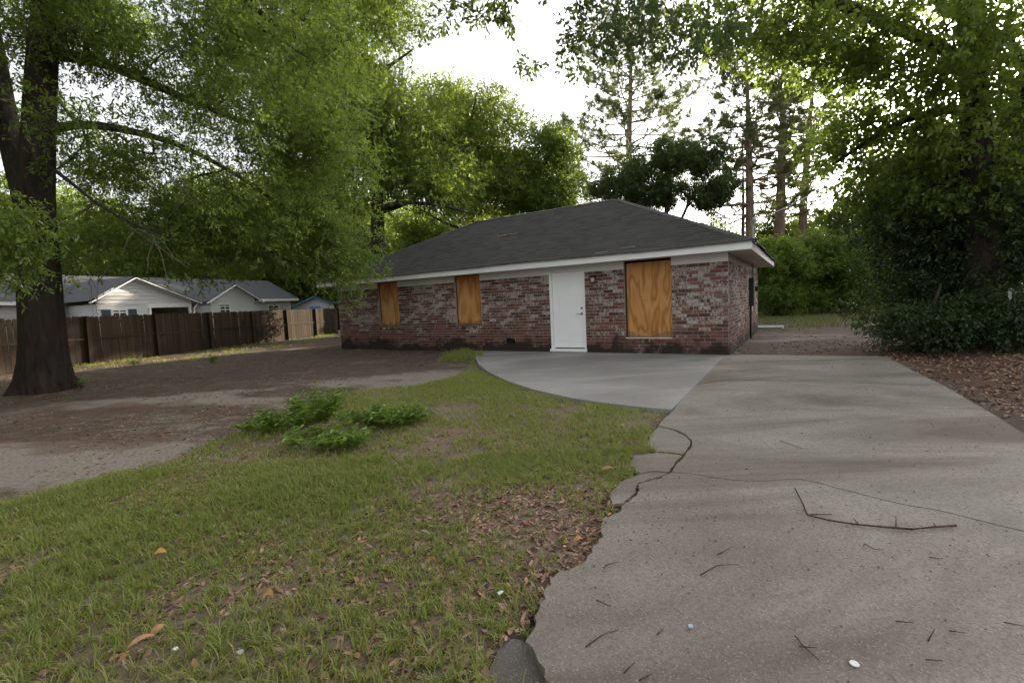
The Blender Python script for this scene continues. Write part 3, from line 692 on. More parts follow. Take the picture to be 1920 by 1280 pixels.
S0 = at(592, 585, 42)[:2]
sh_ = empty('garden_shed', (S0[0], S0[1], 0), .12, label='small white shed with bright blue roof trim beyond the fence', cat='shed')
MB().prism([(-1.9, 0, 0), (1.6, 0, 0), (1.6, 0, 2.0), (0, 0, 2.75), (-1.9, 0, 2.0)], (0, 4, 0)).build('wall', M['white_siding'], parent=sh_)
rf2 = MB(); rf2.add([(-2.4, -.3, 1.83), (0, -.3, 2.82), (1.0, -.3, 2.33), (2.3, -.3, 2.12), (-2.4, 4.3, 1.83), (0, 4.3, 2.82), (1.0, 4.3, 2.33), (2.3, 4.3, 2.12)], [(0, 1, 5, 4), (1, 2, 6, 5), (2, 3, 7, 6)])
rf2.build('roof', M['shingle_grey'], parent=sh_)
tr = MB()
for a_, b_ in (((-2.4, 1.80), (0, 2.79)), ((0, 2.79), (1.0, 2.30)), ((1.0, 2.30), (2.3, 2.09))): tr.bar((a_[0], -.32, a_[1]), (b_[0], -.32, b_[1]), .05, .16, (0, 1, 0))
tr.build('barge_board', M['blue'], parent=sh_)
MB().box(-.5, .45, -.03, -.004, .1, 1.95).build('door', M['blue'], parent=sh_)

# ------------------------------------------------------------------ trees
UP = np.array([0, 0, 1.0])
def sphere(n, r): return nrm(r.normal(size=(n, 3)))
def leaf_cards(C, Rc, n_spray, k, ls, ll, lw, ctr, droop, r, flat=.75, hexa=False, upb=.7, outw=.5):
    """C (n,3) clump centres; returns verts and faces of all leaves"""
    n = len(C); m = n*n_spray
    c = np.repeat(C, n_spray, 0); rc = np.repeat(Rc, n_spray)[:, None]
    od = sphere(m, r); off = od*rc*(r.random((m, 1))**.42); off[:, 2] *= flat
    P = c+off
    o2 = nrm(c-ctr)
    d = nrm(od*.8+o2*outw+r.normal(size=(m, 3))*.45-UP*droop)
    t = (np.arange(k)+.6)/k
    B = (P[:, None]+d[:, None]*(t*ls)[None, :, None]).reshape(-1, 3)
    d2 = np.repeat(d, k, 0); M_ = len(B)
    pr = r.normal(size=(M_, 3)); pr = nrm(pr-d2*np.sum(pr*d2, 1, keepdims=True))
    ax = nrm(d2*.65+pr*.85-UP*.18)
    nn = UP*upb+r.normal(size=(M_, 3))*.6; nn = nrm(nn-ax*np.sum(nn*ax, 1, keepdims=True)); sd = np.cross(ax, nn)
    L = (ll*r.uniform(.65, 1.25, (M_, 1))); W = lw*r.uniform(.75, 1.2, (M_, 1))
    if not hexa:
        V = np.stack([B, B+ax*L*.5+sd*W*.5+nn*W*.15, B+ax*L-nn*L*.06, B+ax*L*.5-sd*W*.5+nn*W*.15], 1).reshape(-1, 3)
        F = np.arange(M_*4).reshape(-1, 4)
    else:
        V = np.stack([B, B+ax*L*.4+sd*W*.24+nn*W*.08, B+ax*L*.8+sd*W*.5+nn*W*.12, B+ax*L-nn*L*.04, B+ax*L*.8-sd*W*.5+nn*W*.12, B+ax*L*.4-sd*W*.24+nn*W*.08], 1).reshape(-1, 3)
        b = np.arange(M_)[:, None]*6
        F = np.concatenate([b+np.array([[0, 1, 2, 3]]), b+np.array([[0, 3, 4, 5]])], 0)
    tw = (P, P+d*ls)
    return V, F, tw
def sample_ells(ells, n, r, shell=.5, gap=.0, gs=.45, seed=0):
    vol = np.array([e[1][0]*e[1][1]*e[1][2]*(e[2] if len(e) > 2 else 1) for e in ells]); cnt = np.maximum(1, np.round(n*vol/vol.sum())).astype(int)
    out = []
    for e, c in zip(ells, cnt):
        k = c*3; u = sphere(k, r)*(r.random((k, 1))**shell)
        p = np.array(e[0])+u*np.array(e[1])
        g = fbm(p[:, 0]*gs+p[:, 2]*gs*.9+31, p[:, 1]*gs-p[:, 2]*gs*.7+17, seed+5, 2)
        p = p[g > gap] if (g > gap).sum() >= c else p
        out.append(p[:c])
    return np.concatenate(out)
def resample(P, R, step):
    P = np.array(P, float); R = np.array(R, float); d = np.r_[0, np.cumsum(np.linalg.norm(np.diff(P, axis=0), axis=1))]
    n = max(2, int(d[-1]/step)+1); s = np.linspace(0, d[-1], n)
    # smooth (Catmull-like) by interpolating twice
    Q = np.stack([np.interp(s, d, P[:, i]) for i in range(3)], 1)
    for _ in range(2):
        Q[1:-1] = (Q[:-2]+2*Q[1:-1]+Q[2:])/4
    return Q, np.interp(s, d, R)
def skeleton(limbs, targets, r, tip=.006, power=2.3, step=.35, sag=.12):
    """limbs: [(points, radii)], the first is the trunk. Returns tubes [(P, R)] with limbs first"""
    pos = []; par = []; dirs = []; minr = []; paths = []
    for L in limbs:
        Q, R = resample(L[0], L[1], step)
        if pos:
            A = np.array(pos); j = int(np.argmin(np.linalg.norm(A-Q[0], axis=1)))
        else: j = -1
        T = nrm(np.gradient(Q, axis=0)); ids = []
        for i in range(len(Q)):
            pos.append(Q[i]); par.append(j if i == 0 else len(pos)-2); dirs.append(T[i]); minr.append(R[i]); ids.append(len(pos)-1)
        paths.append((ids, None))
    nl_ = len(paths)
    A = np.array(pos); dd = np.min(np.linalg.norm(targets[:, None]-A[None, ::2], axis=2), axis=1)
    cap = len(pos)+len(targets)*9; Ar = np.zeros((cap, 3)); Dr = np.zeros((cap, 3)); Ar[:len(pos)] = A; Dr[:len(pos)] = np.array(dirs); n = len(pos); tips = []
    zmin = limbs[0][0][0][2] + .25*(limbs[0][0][-1][2]-limbs[0][0][0][2])
    ok = np.zeros(cap, bool); ok[:n] = Ar[:n, 2] > zmin
    for q in np.argsort(dd):
        t = targets[q]; v = t-Ar[:n]; l = np.linalg.norm(v, axis=1)+1e-6
        cost = l*(1.35-.5*np.sum(v*Dr[:n], 1)/l); cost[~ok[:n]] = 1e9
        j = int(np.argmin(cost)); a = Ar[j]; L = l[j]
        if L < .12: continue
        m = int(min(8, max(2, L/.3))); c = a+Dr[j]*L*.45+UP*L*sag+r.normal(size=3)*L*.07
        s = np.linspace(0, 1, m+1)[1:, None]; Q = (1-s)**2*a+2*s*(1-s)*c+s*s*t
        ids = []
        for i in range(m):
            pr = a if i == 0 else Q[i-1]
            Ar[n] = Q[i]; Dr[n] = nrm((Q[i]-pr)[None])[0]; ok[n] = True; par.append(j if i == 0 else n-1); minr.append(0); ids.append(n); n += 1
        paths.append((ids, j)); tips.append(ids[-1])
    cnt = np.zeros(n); cnt[tips] = 1; par = np.array(par)
    for i in range(n-1, 0, -1):
        if par[i] >= 0: cnt[par[i]] += cnt[i]
    rad = np.maximum(np.array(minr), tip*np.maximum(cnt, 1)**(1/power)*1.0)
    tubes = []
    for ids, j in paths:
        ii = ([j] if j is not None else [])+ids; P = Ar[ii]; R = rad[ii].copy()
        if j is not None: R[0] = min(R[0], R[1]*1.2)
        tubes.append((P, R))
    return tubes, nl_
def tubes_mesh(tubes):
    Vs = []; Fs = []; o = 0
    for P, R in tubes:
        n = 10 if R[0] > .12 else (7 if R[0] > .05 else (5 if R[0] > .02 else 3))
        V, F = tube_np(P, R, n); Vs.append(V); Fs.append(F+o); o += len(V)
    return np.concatenate(Vs), np.concatenate(Fs)
def trunk_mesh(P, R, n=22, seed=0, flare=.0):
    V, F = tube_np(P, R, n); c = np.repeat(P, n, 0); d = V-c; a = np.tile(np.arange(n)*2*np.pi/n, len(P)); h = V[:, 2]-P[0, 2]
    k = 1+.07*np.sin(a*3+seed+h*.35)+.05*np.sin(a*5+h*.8+seed*2)+.03*np.sin(a*8-h*1.6)
    if flare: k = k+flare*np.exp(-h/.28)*(.75+.45*np.sin(a*4+seed))
    return c+d*k[:, None], F
def tree(name, label, cat, limbs, ells, n_cl, rc, leaf, mat, bark='bark', seed=1, group=None, kind_r=(.7, 1.2), shell=.5, gap=.0, droop=.15, hexa=False, twig=False, flare=.0, tip=.006, upb=.7, flat=.75, sag=.12, extra=None, outw=.5):
    r = np.random.default_rng(seed); base = np.array(limbs[0][0][0], float)
    root = empty(name, base, label=label, cat=cat, group=group); inv = Matrix.Translation(-Vector(base))
    C = sample_ells(ells, n_cl, r, shell, gap, seed=seed)
    if extra is not None: C = np.concatenate([C, extra])
    C = C[C[:, 2] > .15]
    tubes, nl_ = skeleton(limbs, C, r, tip=tip, sag=sag)
    V, F = trunk_mesh(*tubes[0], seed=seed, flare=flare)
    o = obj_np('trunk', V-base, F, M[bark], True, parent=root)
    V, F = tubes_mesh(tubes[1:]); Rc = rc*r.uniform(kind_r[0], kind_r[1], len(C))
    ctr = np.mean(C, 0); ctr[2] -= .3*(C[:, 2].max()-C[:, 2].min())
    ns, k, ls, ll, lw = leaf
    LV, LF, tw = leaf_cards(C, Rc, ns, k, ls, ll, lw, ctr, droop, r, flat, hexa, upb, outw)
    if twig:
        a, b = tw; s = nrm(np.cross(b-a, r.normal(size=a.shape)))*.005
        TV = np.stack([a-s, a+s, b], 1).reshape(-1, 3); m = len(a)
        obj_np('twigs', TV-base, np.arange(m*3).reshape(-1, 3), M['twig_bark'], parent=root)
    obj_np('branches', V-base, F, M['twig_bark'] if bark == 'bark' else M[bark], True, parent=root)
    obj_np('crown', LV-base, LF, M[mat], parent=root)
    return root
def copy_tree(root, loc, rz, sc, label, group=None):
    r = root.copy(); COL.objects.link(r); r.location = loc; r.rotation_euler = (0, 0, rz); r.scale = sc; r['label'] = label
    if group: r['group'] = group
    for ch in list(root.children):
        c = ch.copy(); COL.objects.link(c); c.parent = r
    return r

# --- the big oak at the left, two stems on one bole
tb = G(84, 733); tb[2] = -.05
fork = at(64, 400, 9.9)
limbs = [([tb, at(80, 640, 9.72), at(74, 540, 9.75), fork, at(72, 250, 9.8), at(80, 110, 9.9), at(96, -30, 10.0), at(120, -220, 10.2), at(140, -420, 10.4)], [.44, .37, .34, .31, .26, .23, .20, .14, .06]),
         ([fork-(0, 0, .35), at(38, 330, 10.1), at(12, 230, 10.3), at(-8, 110, 10.6), at(-40, -60, 11), at(-80, -300, 11.5)], [.25, .22, .20, .18, .15, .07]),
         ([at(76, 250, 9.8), at(110, 232, 9.8), at(160, 228, 9.9), at(250, 246, 10.3), at(330, 266, 10.8), at(450, 330, 11.4), at(600, 440, 12.0)], [.11, .095, .085, .075, .06, .04, .02]),
         ([at(82, 100, 9.9), at(140, 100, 10.2), at(215, 124, 10.6), at(300, 165, 11), at(430, 220, 11.6), at(590, 260, 12.3)], [.13, .12, .10, .085, .06, .03]),
         ([at(96, -20, 10), at(200, -70, 10.5), at(330, -60, 11), at(480, 20, 11.5), at(600, 100, 12.2)], [.15, .13, .11, .08, .03]),
         ([at(70, 300, 9.8), at(120, 330, 9.2), at(200, 400, 9.0), at(300, 440, 9.4)], [.045, .035, .022, .008]),
         ([at(74, 480, 9.75), at(50, 455, 9.2), at(40, 440, 8.5), at(60, 440, 7.8)], [.06, .05, .04, .02])]
E_ = lambda px, py, Y, rx, ry, rz, wt=1.0: (at(px, py, Y), (rx, ry, rz), wt)
ells = [E_(430, 90, 11.5, 3.3, 3.0, 2.2), E_(560, 280, 12, 2.0, 2.6, 2.0, 1.3), E_(600, 420, 12.4, 1.5, 2.0, 1.1, 1.6), E_(650, 490, 12.6, .8, 1.2, .6, 1.8), E_(480, 470, 12.2, 1.6, 1.6, .7, 1.3),
        E_(350, 400, 11, 2.2, 2.4, .9, 1.2), E_(60, 455, 7.9, .95, .8, .75, 3.2), E_(230, 300, 10.4, 1.3, 1.2, .6, 1.2), E_(130, 50, 9.5, 2.2, 2.4, 1.0), E_(300, -170, 11, 4.6, 4.2, 2.4, .5), E_(-160, 150, 10, 2.6, 3, 3.0, .8), ((-12.5, 14.5, 12.0), (4.5, 4.5, 1.9), .6), ((-11.5, 7.0, 8.6), (2.6, 3.0, 2.2), .8), ((-15.0, 11.0, 8.5), (2.2, 3.0, 2.4), .7), E_(250, 330, 12.5, 2.0, 2, 1.0), E_(300, 440, 10.6, 1.5, 1.3, .55, 2.0), E_(410, 465, 11.2, 1.2, 1.2, .5, 2.2), E_(540, 490, 11.8, 1.2, 1.2, .45, 2.2), E_(635, 515, 12.2, .7, .8, .35, 2.4), E_(190, 460, 10.2, 1.0, 1.0, .4, 1.6), E_(290, 478, 9.8, .9, .8, .25, 1.6), E_(400, 500, 10.8, .8, .8, .24, 1.4), E_(650, 545, 12.2, .5, .6, .25, 2.5), E_(180, 240, 9.2, 1.0, .9, .45, 1.6), E_(290, 250, 9.6, 1.0, .9, .5, 1.6)]
oak = tree('oak_tree', 'large spreading oak with a dark forked trunk beside the picket fence', 'tree', limbs, ells, 1250, .50, (29, 8, .25, .105, .034), 'oak_leaf', seed=4, shell=.62, gap=.45, droop=.35, twig=True, flare=.38)
# bare hanging twigs inside the oak
rs = random.Random(5)
for px, py, Y, dx, dy, n in ((85, 10, 9.2, 60, 70, 5), (60, 60, 9.2, 50, 60, 5), (190, 520, 9.0, -10, 60, 3), (260, 450, 9.4, 60, 60, 6), (330, 330, 10, 50, 70, 5), (420, 300, 10.5, 60, 40, 5)):
    for k in range(n):
        p = at(px+rs.uniform(-30, 30), py+rs.uniform(-30, 30), Y); q = at(px+dx*rs.uniform(-1, 1.6), py+dy*rs.uniform(.4, 1.3), Y+rs.uniform(-.3, .3)); m = (p+q)/2+np.array([rs.uniform(-.1, .1), 0, rs.uniform(-.05, .12)])
        b_ = np.array(oak.location); MB().tube([p-b_, m-b_, q-b_], [.012, .008, .003], 4, False).build('dead_twig', M['dead_twig'], parent=oak)

# --- trees behind the house
def std_limbs(base, top, tr, n, spread, r, lean=0.0, z0=.3):
    base = np.array(base, float); top = np.array(top, float)
    L = [([base, base+(top-base)*.35+r.normal(size=3)*.15*(1, 1, 0), base+(top-base)*.7+r.normal(size=3)*.25*(1, 1, 0), top], [tr, tr*.8, tr*.5, tr*.12])]
    for i in range(n):
        s = z0+(.9-z0)*(i+.5)/n; p = base+(top-base)*s; a = i*2.4+r.random(); l = spread*(1-.55*s)
        d = np.array([math.cos(a), math.sin(a), .35])
        L.append(([p, p+d*l*.5, p+d*l+UP*l*.12], [tr*.42*(1.1-s), tr*.25, tr*.08]))
    return L
r_ = np.random.default_rng(3)
b2 = np.array([-7.6, 27.0, 0])
L2 = std_limbs(b2, b2+np.array([.5, 0, 20]), .42, 8, 4.2, r_)
L2 += [([b2+(0, 0, 5.0), at(700, 392, 26), at(760, 378, 25.5), at(830, 385, 25), at(880, 400, 25)], [.16, .14, .11, .08, .04]), ([b2+(0, 0, 4.6), at(660, 395, 26.4), at(600, 430, 26)], [.12, .10, .05])]
tree('tall_oak', 'tall broad oak rising behind the left end of the brick house', 'tree', L2,
     [E_(680, 60, 27, 3.2, 3.5, 3.6), E_(700, 230, 27, 4.6, 4.5, 2.8), E_(620, 330, 26.5, 3.6, 3.5, 2.2), E_(800, 340, 26.5, 3.4, 3.2, 1.6), E_(690, -80, 27, 2.6, 3, 2.0), E_(560, 150, 28, 3.5, 3.5, 3.5)],
     620, 1.05, (30, 7, .45, .22, .09), 'oak_leaf2', seed=21, shell=.6, gap=.40, droop=.2, tip=.012)
b3 = np.array([-2.6, 37.0, 0])
tree('lime_green_tree', 'rounded bright green tree behind the middle of the dark roof', 'tree', std_limbs(b3, b3+np.array([0, 0, 17]), .38, 8, 6, r_),
     [E_(880, 250, 36.5, 4.0, 4, 3.4), E_(790, 310, 36, 4.0, 4, 3.0), E_(960, 310, 36.5, 3.6, 3.6, 3.0), E_(885, 360, 35, 5, 4, 2.2), E_(850, 200, 37, 2.6, 3, 2.0)],
     380, 1.15, (30, 7, .5, .25, .10), 'lime_leaf', seed=22, shell=.55, gap=.40, tip=.012)
b4 = np.array([2.9, 35.0, 0])
tree('small_oak', 'smaller green oak between the rounded tree and the tall pine', 'tree', std_limbs(b4, b4+np.array([.2, 0, 13.0]), .26, 7, 3.8, r_),
     [E_(1025, 300, 34.5, 2.0, 2.2, 2.2), E_(1040, 370, 34, 2.6, 2.4, 1.7), E_(985, 350, 34, 2.2, 2.2, 1.8)],
     190, .85, (28, 7, .45, .22, .09), 'oak_leaf2', seed=23, shell=.55, gap=.40, tip=.012)
b5 = np.array([9.6, 29.5, 0])
tree('evergreen_tree', 'dark evergreen spreading tree behind the peak of the roof', 'tree',
     [([b5, b5+(0, 0, 3.0), b5+(.2, 0, 5.5), b5+(.4, 0, 8.6)], [.28, .24, .18, .05]), ([b5+(0, 0, 3.2), at(1190, 370, 29.5), at(1130, 345, 29.5)], [.12, .09, .04]), ([b5+(0, 0, 3.6), at(1300, 360, 29.5), at(1350, 340, 29.5)], [.12, .09, .04])],
     [E_(1165, 345, 29.5, 2.1, 2.2, 1.1), E_(1235, 305, 29.5, 2.4, 2.4, .9), E_(1310, 300, 29.5, 2.0, 2.2, .9), E_(1345, 345, 29.5, 1.3, 1.8, 1.0), E_(1250, 360, 30, 2.4, 2, .9, 1.2), E_(1320, 375, 30, 1.5, 1.5, .7, 1.4), E_(1200, 380, 30, 2.0, 1.6, .6, 1.0)],
     330, .48, (28, 7, .33, .17, .065), 'dark_leaf', seed=24, shell=.7, gap=.42, tip=.010)

# --- pines
def pine(name, label, base, top, tr, br, crown0, seed, group, n_wh=20, ncr=4, tuft=.26, wid=.016, dens=1.0, sparse=0.0):
    r = np.random.default_rng(seed); base = np.array(base, float); top = np.array(top, float); H = np.linalg.norm(top-base)
    root = empty(name, base, label=label, cat='tree', group=group)
    s = np.linspace(0, 1, 16); bend = np.array([.25, .1, 0])*r.normal(size=3)
    P = base+(top-base)*s[:, None]+np.sin(s*math.pi)[:, None]*bend; R = tr*(1-.86*s**1.3)
    V, F = trunk_mesh(P, R, 12, seed, .25); obj_np('trunk', V-base, F, M['pine_bark'], True, parent=root)
    tubes = []; tips = []; tdir = []
    for i in range(n_wh):
        f = crown0+(1-crown0)*(i+.3)/n_wh
        if r.random() < sparse: continue
        p = np.array([np.interp(f, s, P[:, k]) for k in range(3)]); g = (f-crown0)/(1-crown0)
        prof = .22+.78*(1-g)**.7*min(1, .55+g*3)
        for j in range(ncr):
            a = j*2*math.pi/ncr+i*1.1+r.normal()*.35; l = br*prof*r.uniform(.6, 1.15)+.4; upk = .15+.75*g+r.normal()*.12
            d = np.array([math.cos(a), math.sin(a), upk*.45]); e = p+d*l; m = p+d*l*.5-UP*l*.05; e = e+UP*l*.2
            rr0 = max(.018, tr*.24*(1-.6*g)*min(1, l/3))
            tubes.append((np.stack([p, m, e]), np.array([rr0, rr0*.65, .012])))
            nb_ = int(l*1.5*dens)+2
            for q in range(nb_):
                u = 1.0-.62*r.random()**1.3; c0 = (1-u)**2*p+2*u*(1-u)*m+u*u*e
                sd = r.normal(size=3)*np.array([1, 1, .35])+d*.7; sd = sd/np.linalg.norm(sd); tl = r.uniform(.35, 1.0)*min(1, l*.35+.3)
                t = c0+sd*tl+UP*.22*tl; tubes.append((np.stack([c0, (c0+t)/2+UP*.02, t]), np.array([.014, .011, .006])))
                for w_ in (.4, .6, .8, 1.0, 1.0):
                    x_ = c0+(t-c0)*w_+r.normal(size=3)*.10*tl; tips.append(x_); tdir.append(nrm((t-c0+UP*.35*tl)[None])[0])
    V, F = tubes_mesh(tubes); obj_np('branches', V-base, F, M['pine_bark'], True, parent=root)
    T = np.array(tips); D = np.array(tdir); k = 12; m = len(T)*k
    B = np.repeat(T, k, 0)+r.normal(size=(m, 3))*.035; d = nrm(np.repeat(D, k, 0)*.75+sphere(m, r)*.95); L = tuft*r.uniform(.7, 1.2, (m, 1))
    sd = nrm(np.cross(d, r.normal(size=(m, 3))))*wid
    V = np.stack([B-sd, B+sd, B+d*L], 1).reshape(-1, 3)
    obj_np('needles', V-base, np.arange(m*3).reshape(-1, 3), M['pine_needle'], parent=root)
    return root
PG = 'tall pines behind the brick house'
def g0(px, Y): p = at(px, 560, Y); p[2] = 0; return p
pA = g0(1176, 42); pine('pine_tree', 'tall full pine with spreading limbs above the roof peak', pA, at(1186, 22, 42), .42, 7.4, .34, 31, PG, 18, 5, .42, .020, 1.8)
pB = g0(1404, 32); pine('pine_tree', 'pine with a thinner second trunk beside it at the right eave', pB, at(1396, 45, 32), .34, 5.0, .34, 32, PG, 17, 4, .38, .02, 1.5, .08)
pB2 = g0(1388, 33); pine('pine_tree', 'thin short pine stem close beside a thicker pine', pB2, at(1392, 250, 33), .17, 1.6, .62, 33, PG, 6, 3, .28, .018, .7, .2)
pC = g0(1458, 35); pine('pine_tree', 'straight bare-trunked pine with a high crown above the hedge', pC, at(1470, 20, 35), .42, 5.0, .42, 34, PG, 15, 4, .38, .02, 1.5, .1)
pD = g0(1502, 40); pine('pine_tree', 'pine leaning slightly toward the overhanging leaves', pD, at(1532, 90, 40), .40, 5.2, .36, 35, PG, 16, 4, .40, .022, 1.5, .1)

# --- the leafy tree over the right side of the driveway
mbse = np.array([10.2, 10.0, .0])
LM = [([mbse, at(1835, 330, 10.0), at(1828, 160, 10.0), at(1822, 0, 10), at(1815, -200, 10), at(1810, -420, 10)], [.30, .25, .22, .2, .14, .05]),
      ([at(1826, 120, 10), at(1700, 60, 9.2), at(1560, 0, 8.4), at(1420, -40, 7.6), at(1280, -70, 6.8), at(1120, -60, 6.2), at(930, -40, 5.8)], [.12, .11, .10, .08, .06, .04, .02]),
      ([at(1830, 200, 10), at(1700, 215, 10.2), at(1620, 270, 10.8), at(1560, 310, 11.2)], [.09, .07, .05, .02]),
      ([at(1824, 50, 10), at(1740, -10, 11), at(1640, -60, 12)], [.10, .08, .04])]
ellM = [E_(1500, 50, 8.6, 1.4, 1.6, .55, 1.3), E_(1640, 110, 9.4, 1.7, 1.8, .9, 1.2), E_(1640, 230, 10.6, 1.2, 1.6, .8, 1.3), E_(1720, 240, 10, 1.4, 1.6, .9), E_(1620, 330, 11.5, .8, 1.2, .7, 1.1), E_(1690, 370, 11, 1.1, 1.4, .7),
        E_(1850, 60, 9.2, 1.2, 1.6, .9), E_(1800, 340, 10.2, 1.4, 1.5, .8), E_(1700, -120, 9.5, 3.2, 3, 1.2, .6), E_(1950, 200, 10, 1.6, 2.4, 2.2, .7), E_(1400, 40, 7.8, .8, .9, .4, 1.6)]
rr = np.random.default_rng(8)
mp = tree('leafy_tree', 'dark leafy tree reaching over the right side of the driveway', 'tree', LM, ellM, 350, .50, (24, 7, .26, .115, .062), 'maple_leaf', seed=41, shell=.6, gap=.40, droop=.25, twig=True, hexa=False)
# the near hanging sprays at the top of the view are the same tree's long limb
exC = [at(x, y, Yd) for x, y, Yd in ((1120, 25, 6.1), (1170, 30, 6.1), (1215, 20, 6.3), (1255, 25, 6.4), (1130, 70, 6.0), (1180, 75, 6.1), (1090, 55, 6.0), (1225, 70, 6.3), (1300, 50, 6.7), (1340, 40, 7.0), (1310, 90, 6.7), (1360, 75, 7.0), (1270, 95, 6.5),
       (870, 8, 5.7), (905, 20, 5.8), (840, 22, 5.7), (805, 45, 5.6), (940, 12, 5.8), (965, 30, 5.8), (1000, 120, 5.9), (1070, 110, 6.0), (1090, 130, 6.0), (1075, -10, 6.1), (1150, -20, 6.1), (1240, -20, 6.4), (930, -25, 5.8))]
exC = np.array(exC); ctr = np.mean(exC, 0)+np.array([1.5, 0, 1.0])
rads = np.array([.30]*13+[.13, .12, .13, .10, .12, .09, .07, .12, .10]+[.3]*4)
dens = np.array([1.0]*13+[.4]*9+[1]*4)
tubes, nl_ = skeleton([([at(1280, -70, 6.8), at(1120, -60, 6.2), at(930, -40, 5.8)], [.03, .025, .012])], exC, rr, tip=.004, sag=.05)
V, F = tubes_mesh(tubes[1:]); binv = np.array(mp.location)
obj_np('hanging_branches', V-binv, F, M['twig_bark'], True, parent=mp)
Vs = []; Fs = []; o_ = 0
for c, rad_, dn in zip(exC, rads, dens):
    LV, LF, _ = leaf_cards(c[None], np.array([rad_]), max(2, int(30*dn)), 6, .15, .085, .040, ctr, .5, rr, .8, True, .3)
    Vs.append(LV); Fs.append(LF+o_); o_ += len(LV)
obj_np('hanging_leaves', np.concatenate(Vs)-binv, np.concatenate(Fs), M['dark_leaf'], parent=mp)

# --- shrubs on the right
def shrub(name, label, base, ells, n, rc, leaf, mat, seed, group=None, stems=5, gap=.36, droop=.2, ):
    r = np.random.default_rng(seed); base = np.array(base, float); top = max(e[0][2] for e in ells)
    L = []
    for i in range(stems):
        e = ells[i % len(ells)][0]; q = np.array(e)+r.normal(size=3)*.3; L.append(([base+r.normal(size=3)*(.15, .15, 0), (base*.55+q*.45)+(0, 0, .1*top), q], [.06, .045, .02]))
    return tree(name, label, 'shrub', L, ells, n, rc, leaf, mat, seed=seed, group=group, shell=.5, gap=gap, droop=droop, tip=.006)
SG = 'evergreen shrubs along the right side'
shrub('evergreen_shrub', 'huge dark evergreen shrub standing right of the driveway', (10.4, 11.2, 0),
      [E_(1760, 420, 11.2, 2.0, 1.6, 1.3), E_(1740, 520, 11.2, 1.3, 1.4, .9), E_(1850, 500, 10.4, 1.7, 1.5, 1.3), E_(1700, 450, 12.0, 1.0, 1.2, 1.2), E_(1800, 320, 11.5, 1.5, 1.4, .8), E_(1930, 420, 10, 1.6, 1.6, 1.8), E_(1690, 560, 11.5, .8, 1.0, .6)],
      430, .50, (30, 7, .24, .095, .036), 'shrub_leaf', 51, SG, 7)
shrub('low_shrub', 'low spreading dark shrub skirting the leaf litter by the driveway', (8.4, 9.6, 0.05),
      [E_(1780, 612, 9.2, 1.0, .7, .42), E_(1700, 612, 9.8, .65, .6, .36), E_(1870, 600, 8.9, .9, .7, .55)], 130, .33, (24, 7, .2, .085, .034), 'shrub_leaf', 52, SG, 6)
for i, (px, Y, rx, hz, lab) in enumerate(((1452, 26.5, 1.9, 2.3, 'rounded green shrub beside the right rear corner of the brick house'), (1525, 27.5, 2.2, 2.55, 'tallest rounded green shrub at the back of the yard'), (1600, 26, 2.0, 2.3, 'green shrub at the back of the yard beside the dark evergreen'))):
    c = at(px, 520, Y); c[2] = hz*.95
    shrub('yard_shrub', lab, (c[0], c[1], 0), [(c, (rx, 1.7, hz*.85)), (c+(.3, .2, .8), (rx*.7, 1.2, hz*.6)), (np.array([c[0], c[1]-.9, .9]), (rx*1.0, .9, .8))], 230, .50, (28, 7, .30, .15, .06), 'maple_leaf', 60+i, 'shrubs at the back of the yard', 5)

# thicket added behind the house to block the low sun
for i, (x_, y_, hz) in enumerate(((-3.2, 29.5, 3.2), (-.2, 31.0, 2.9), (3.0, 30.5, 2.6), (-5.4, 28.6, 3.0), (1.4, 34.0, 3.6))):
    c = np.array([x_, y_, hz*.8]); shrub('sun_block_thicket', ('tall leafy thicket shrub added to block sun under the tall oak behind the house', 'leafy thicket shrub added to block sun between tall oak and rounded tree behind the roof', 'low leafy thicket shrub added to block sun beside the evergreen tree behind the roof', 'leafy thicket shrub added to block sun at the foot of the tall oak trunk', 'tall leafy thicket shrub added to block sun in front of the small oak behind the roof')[i], (x_, y_, 0), [(c, (1.7, 1.5, hz*.8))], 110, .55, (26, 7, .3, .16, .07), 'oak_leaf2', 160+i, 'sun blocking thicket shrubs added behind the brick house', 4)
# --- background trees: two kinds, copied
bgA = tree('woodland_tree', 'background broadleaf tree standing behind the white clapboard house', 'tree', std_limbs((-30, 48, 0), (-30, 48, 15), .3, 8, 5, r_),
     [((-30, 48, 10), (4.2, 4, 4.2)), ((-31.5, 47, 6), (3.6, 3.5, 3.0)), ((-28.5, 48, 6.5), (3.6, 3.5, 3.0)), ((-30, 46.5, 3.2), (3.8, 3, 1.8))], 260, 1.25, (22, 6, .6, .34, .15), 'oak_leaf2', seed=71, group='background trees behind the white clapboard house', shell=.55, gap=.36, tip=.012)
LBG = 'background trees behind the white clapboard house'
for i, (px, Y, s) in enumerate(((-40, 44, 1.0), (60, 42, .95), (170, 50, 1.1), (265, 46, .9), (420, 50, 1.05), (500, 44, .9), (560, 54, 1.1), (630, 50, 1.0), (700, 46, .9), (770, 50, .85), (850, 52, .8), (930, 54, .8), (1010, 52, .7))):
    p = g0(px, Y); copy_tree(bgA, p, i*1.9, (s, s, s*random.uniform(.9, 1.1)), bgA['label'], LBG)
for x_, y_, s_, lab in ((-17.5, 4.5, .85, 'unseen shade tree added left of the oak beyond the fence end'), (-21.5, 10.0, .9, 'unseen shade tree added between the oak and the white clapboard house'), (-13.5, -3.0, .85, 'unseen shade tree added at the street side of the bare soil')):  # trees out of view, added to darken the left of the yard
    copy_tree(bgA, (x_, y_, 0), x_, (s_, s_, s_), lab, 'unseen trees added to shade the left side')
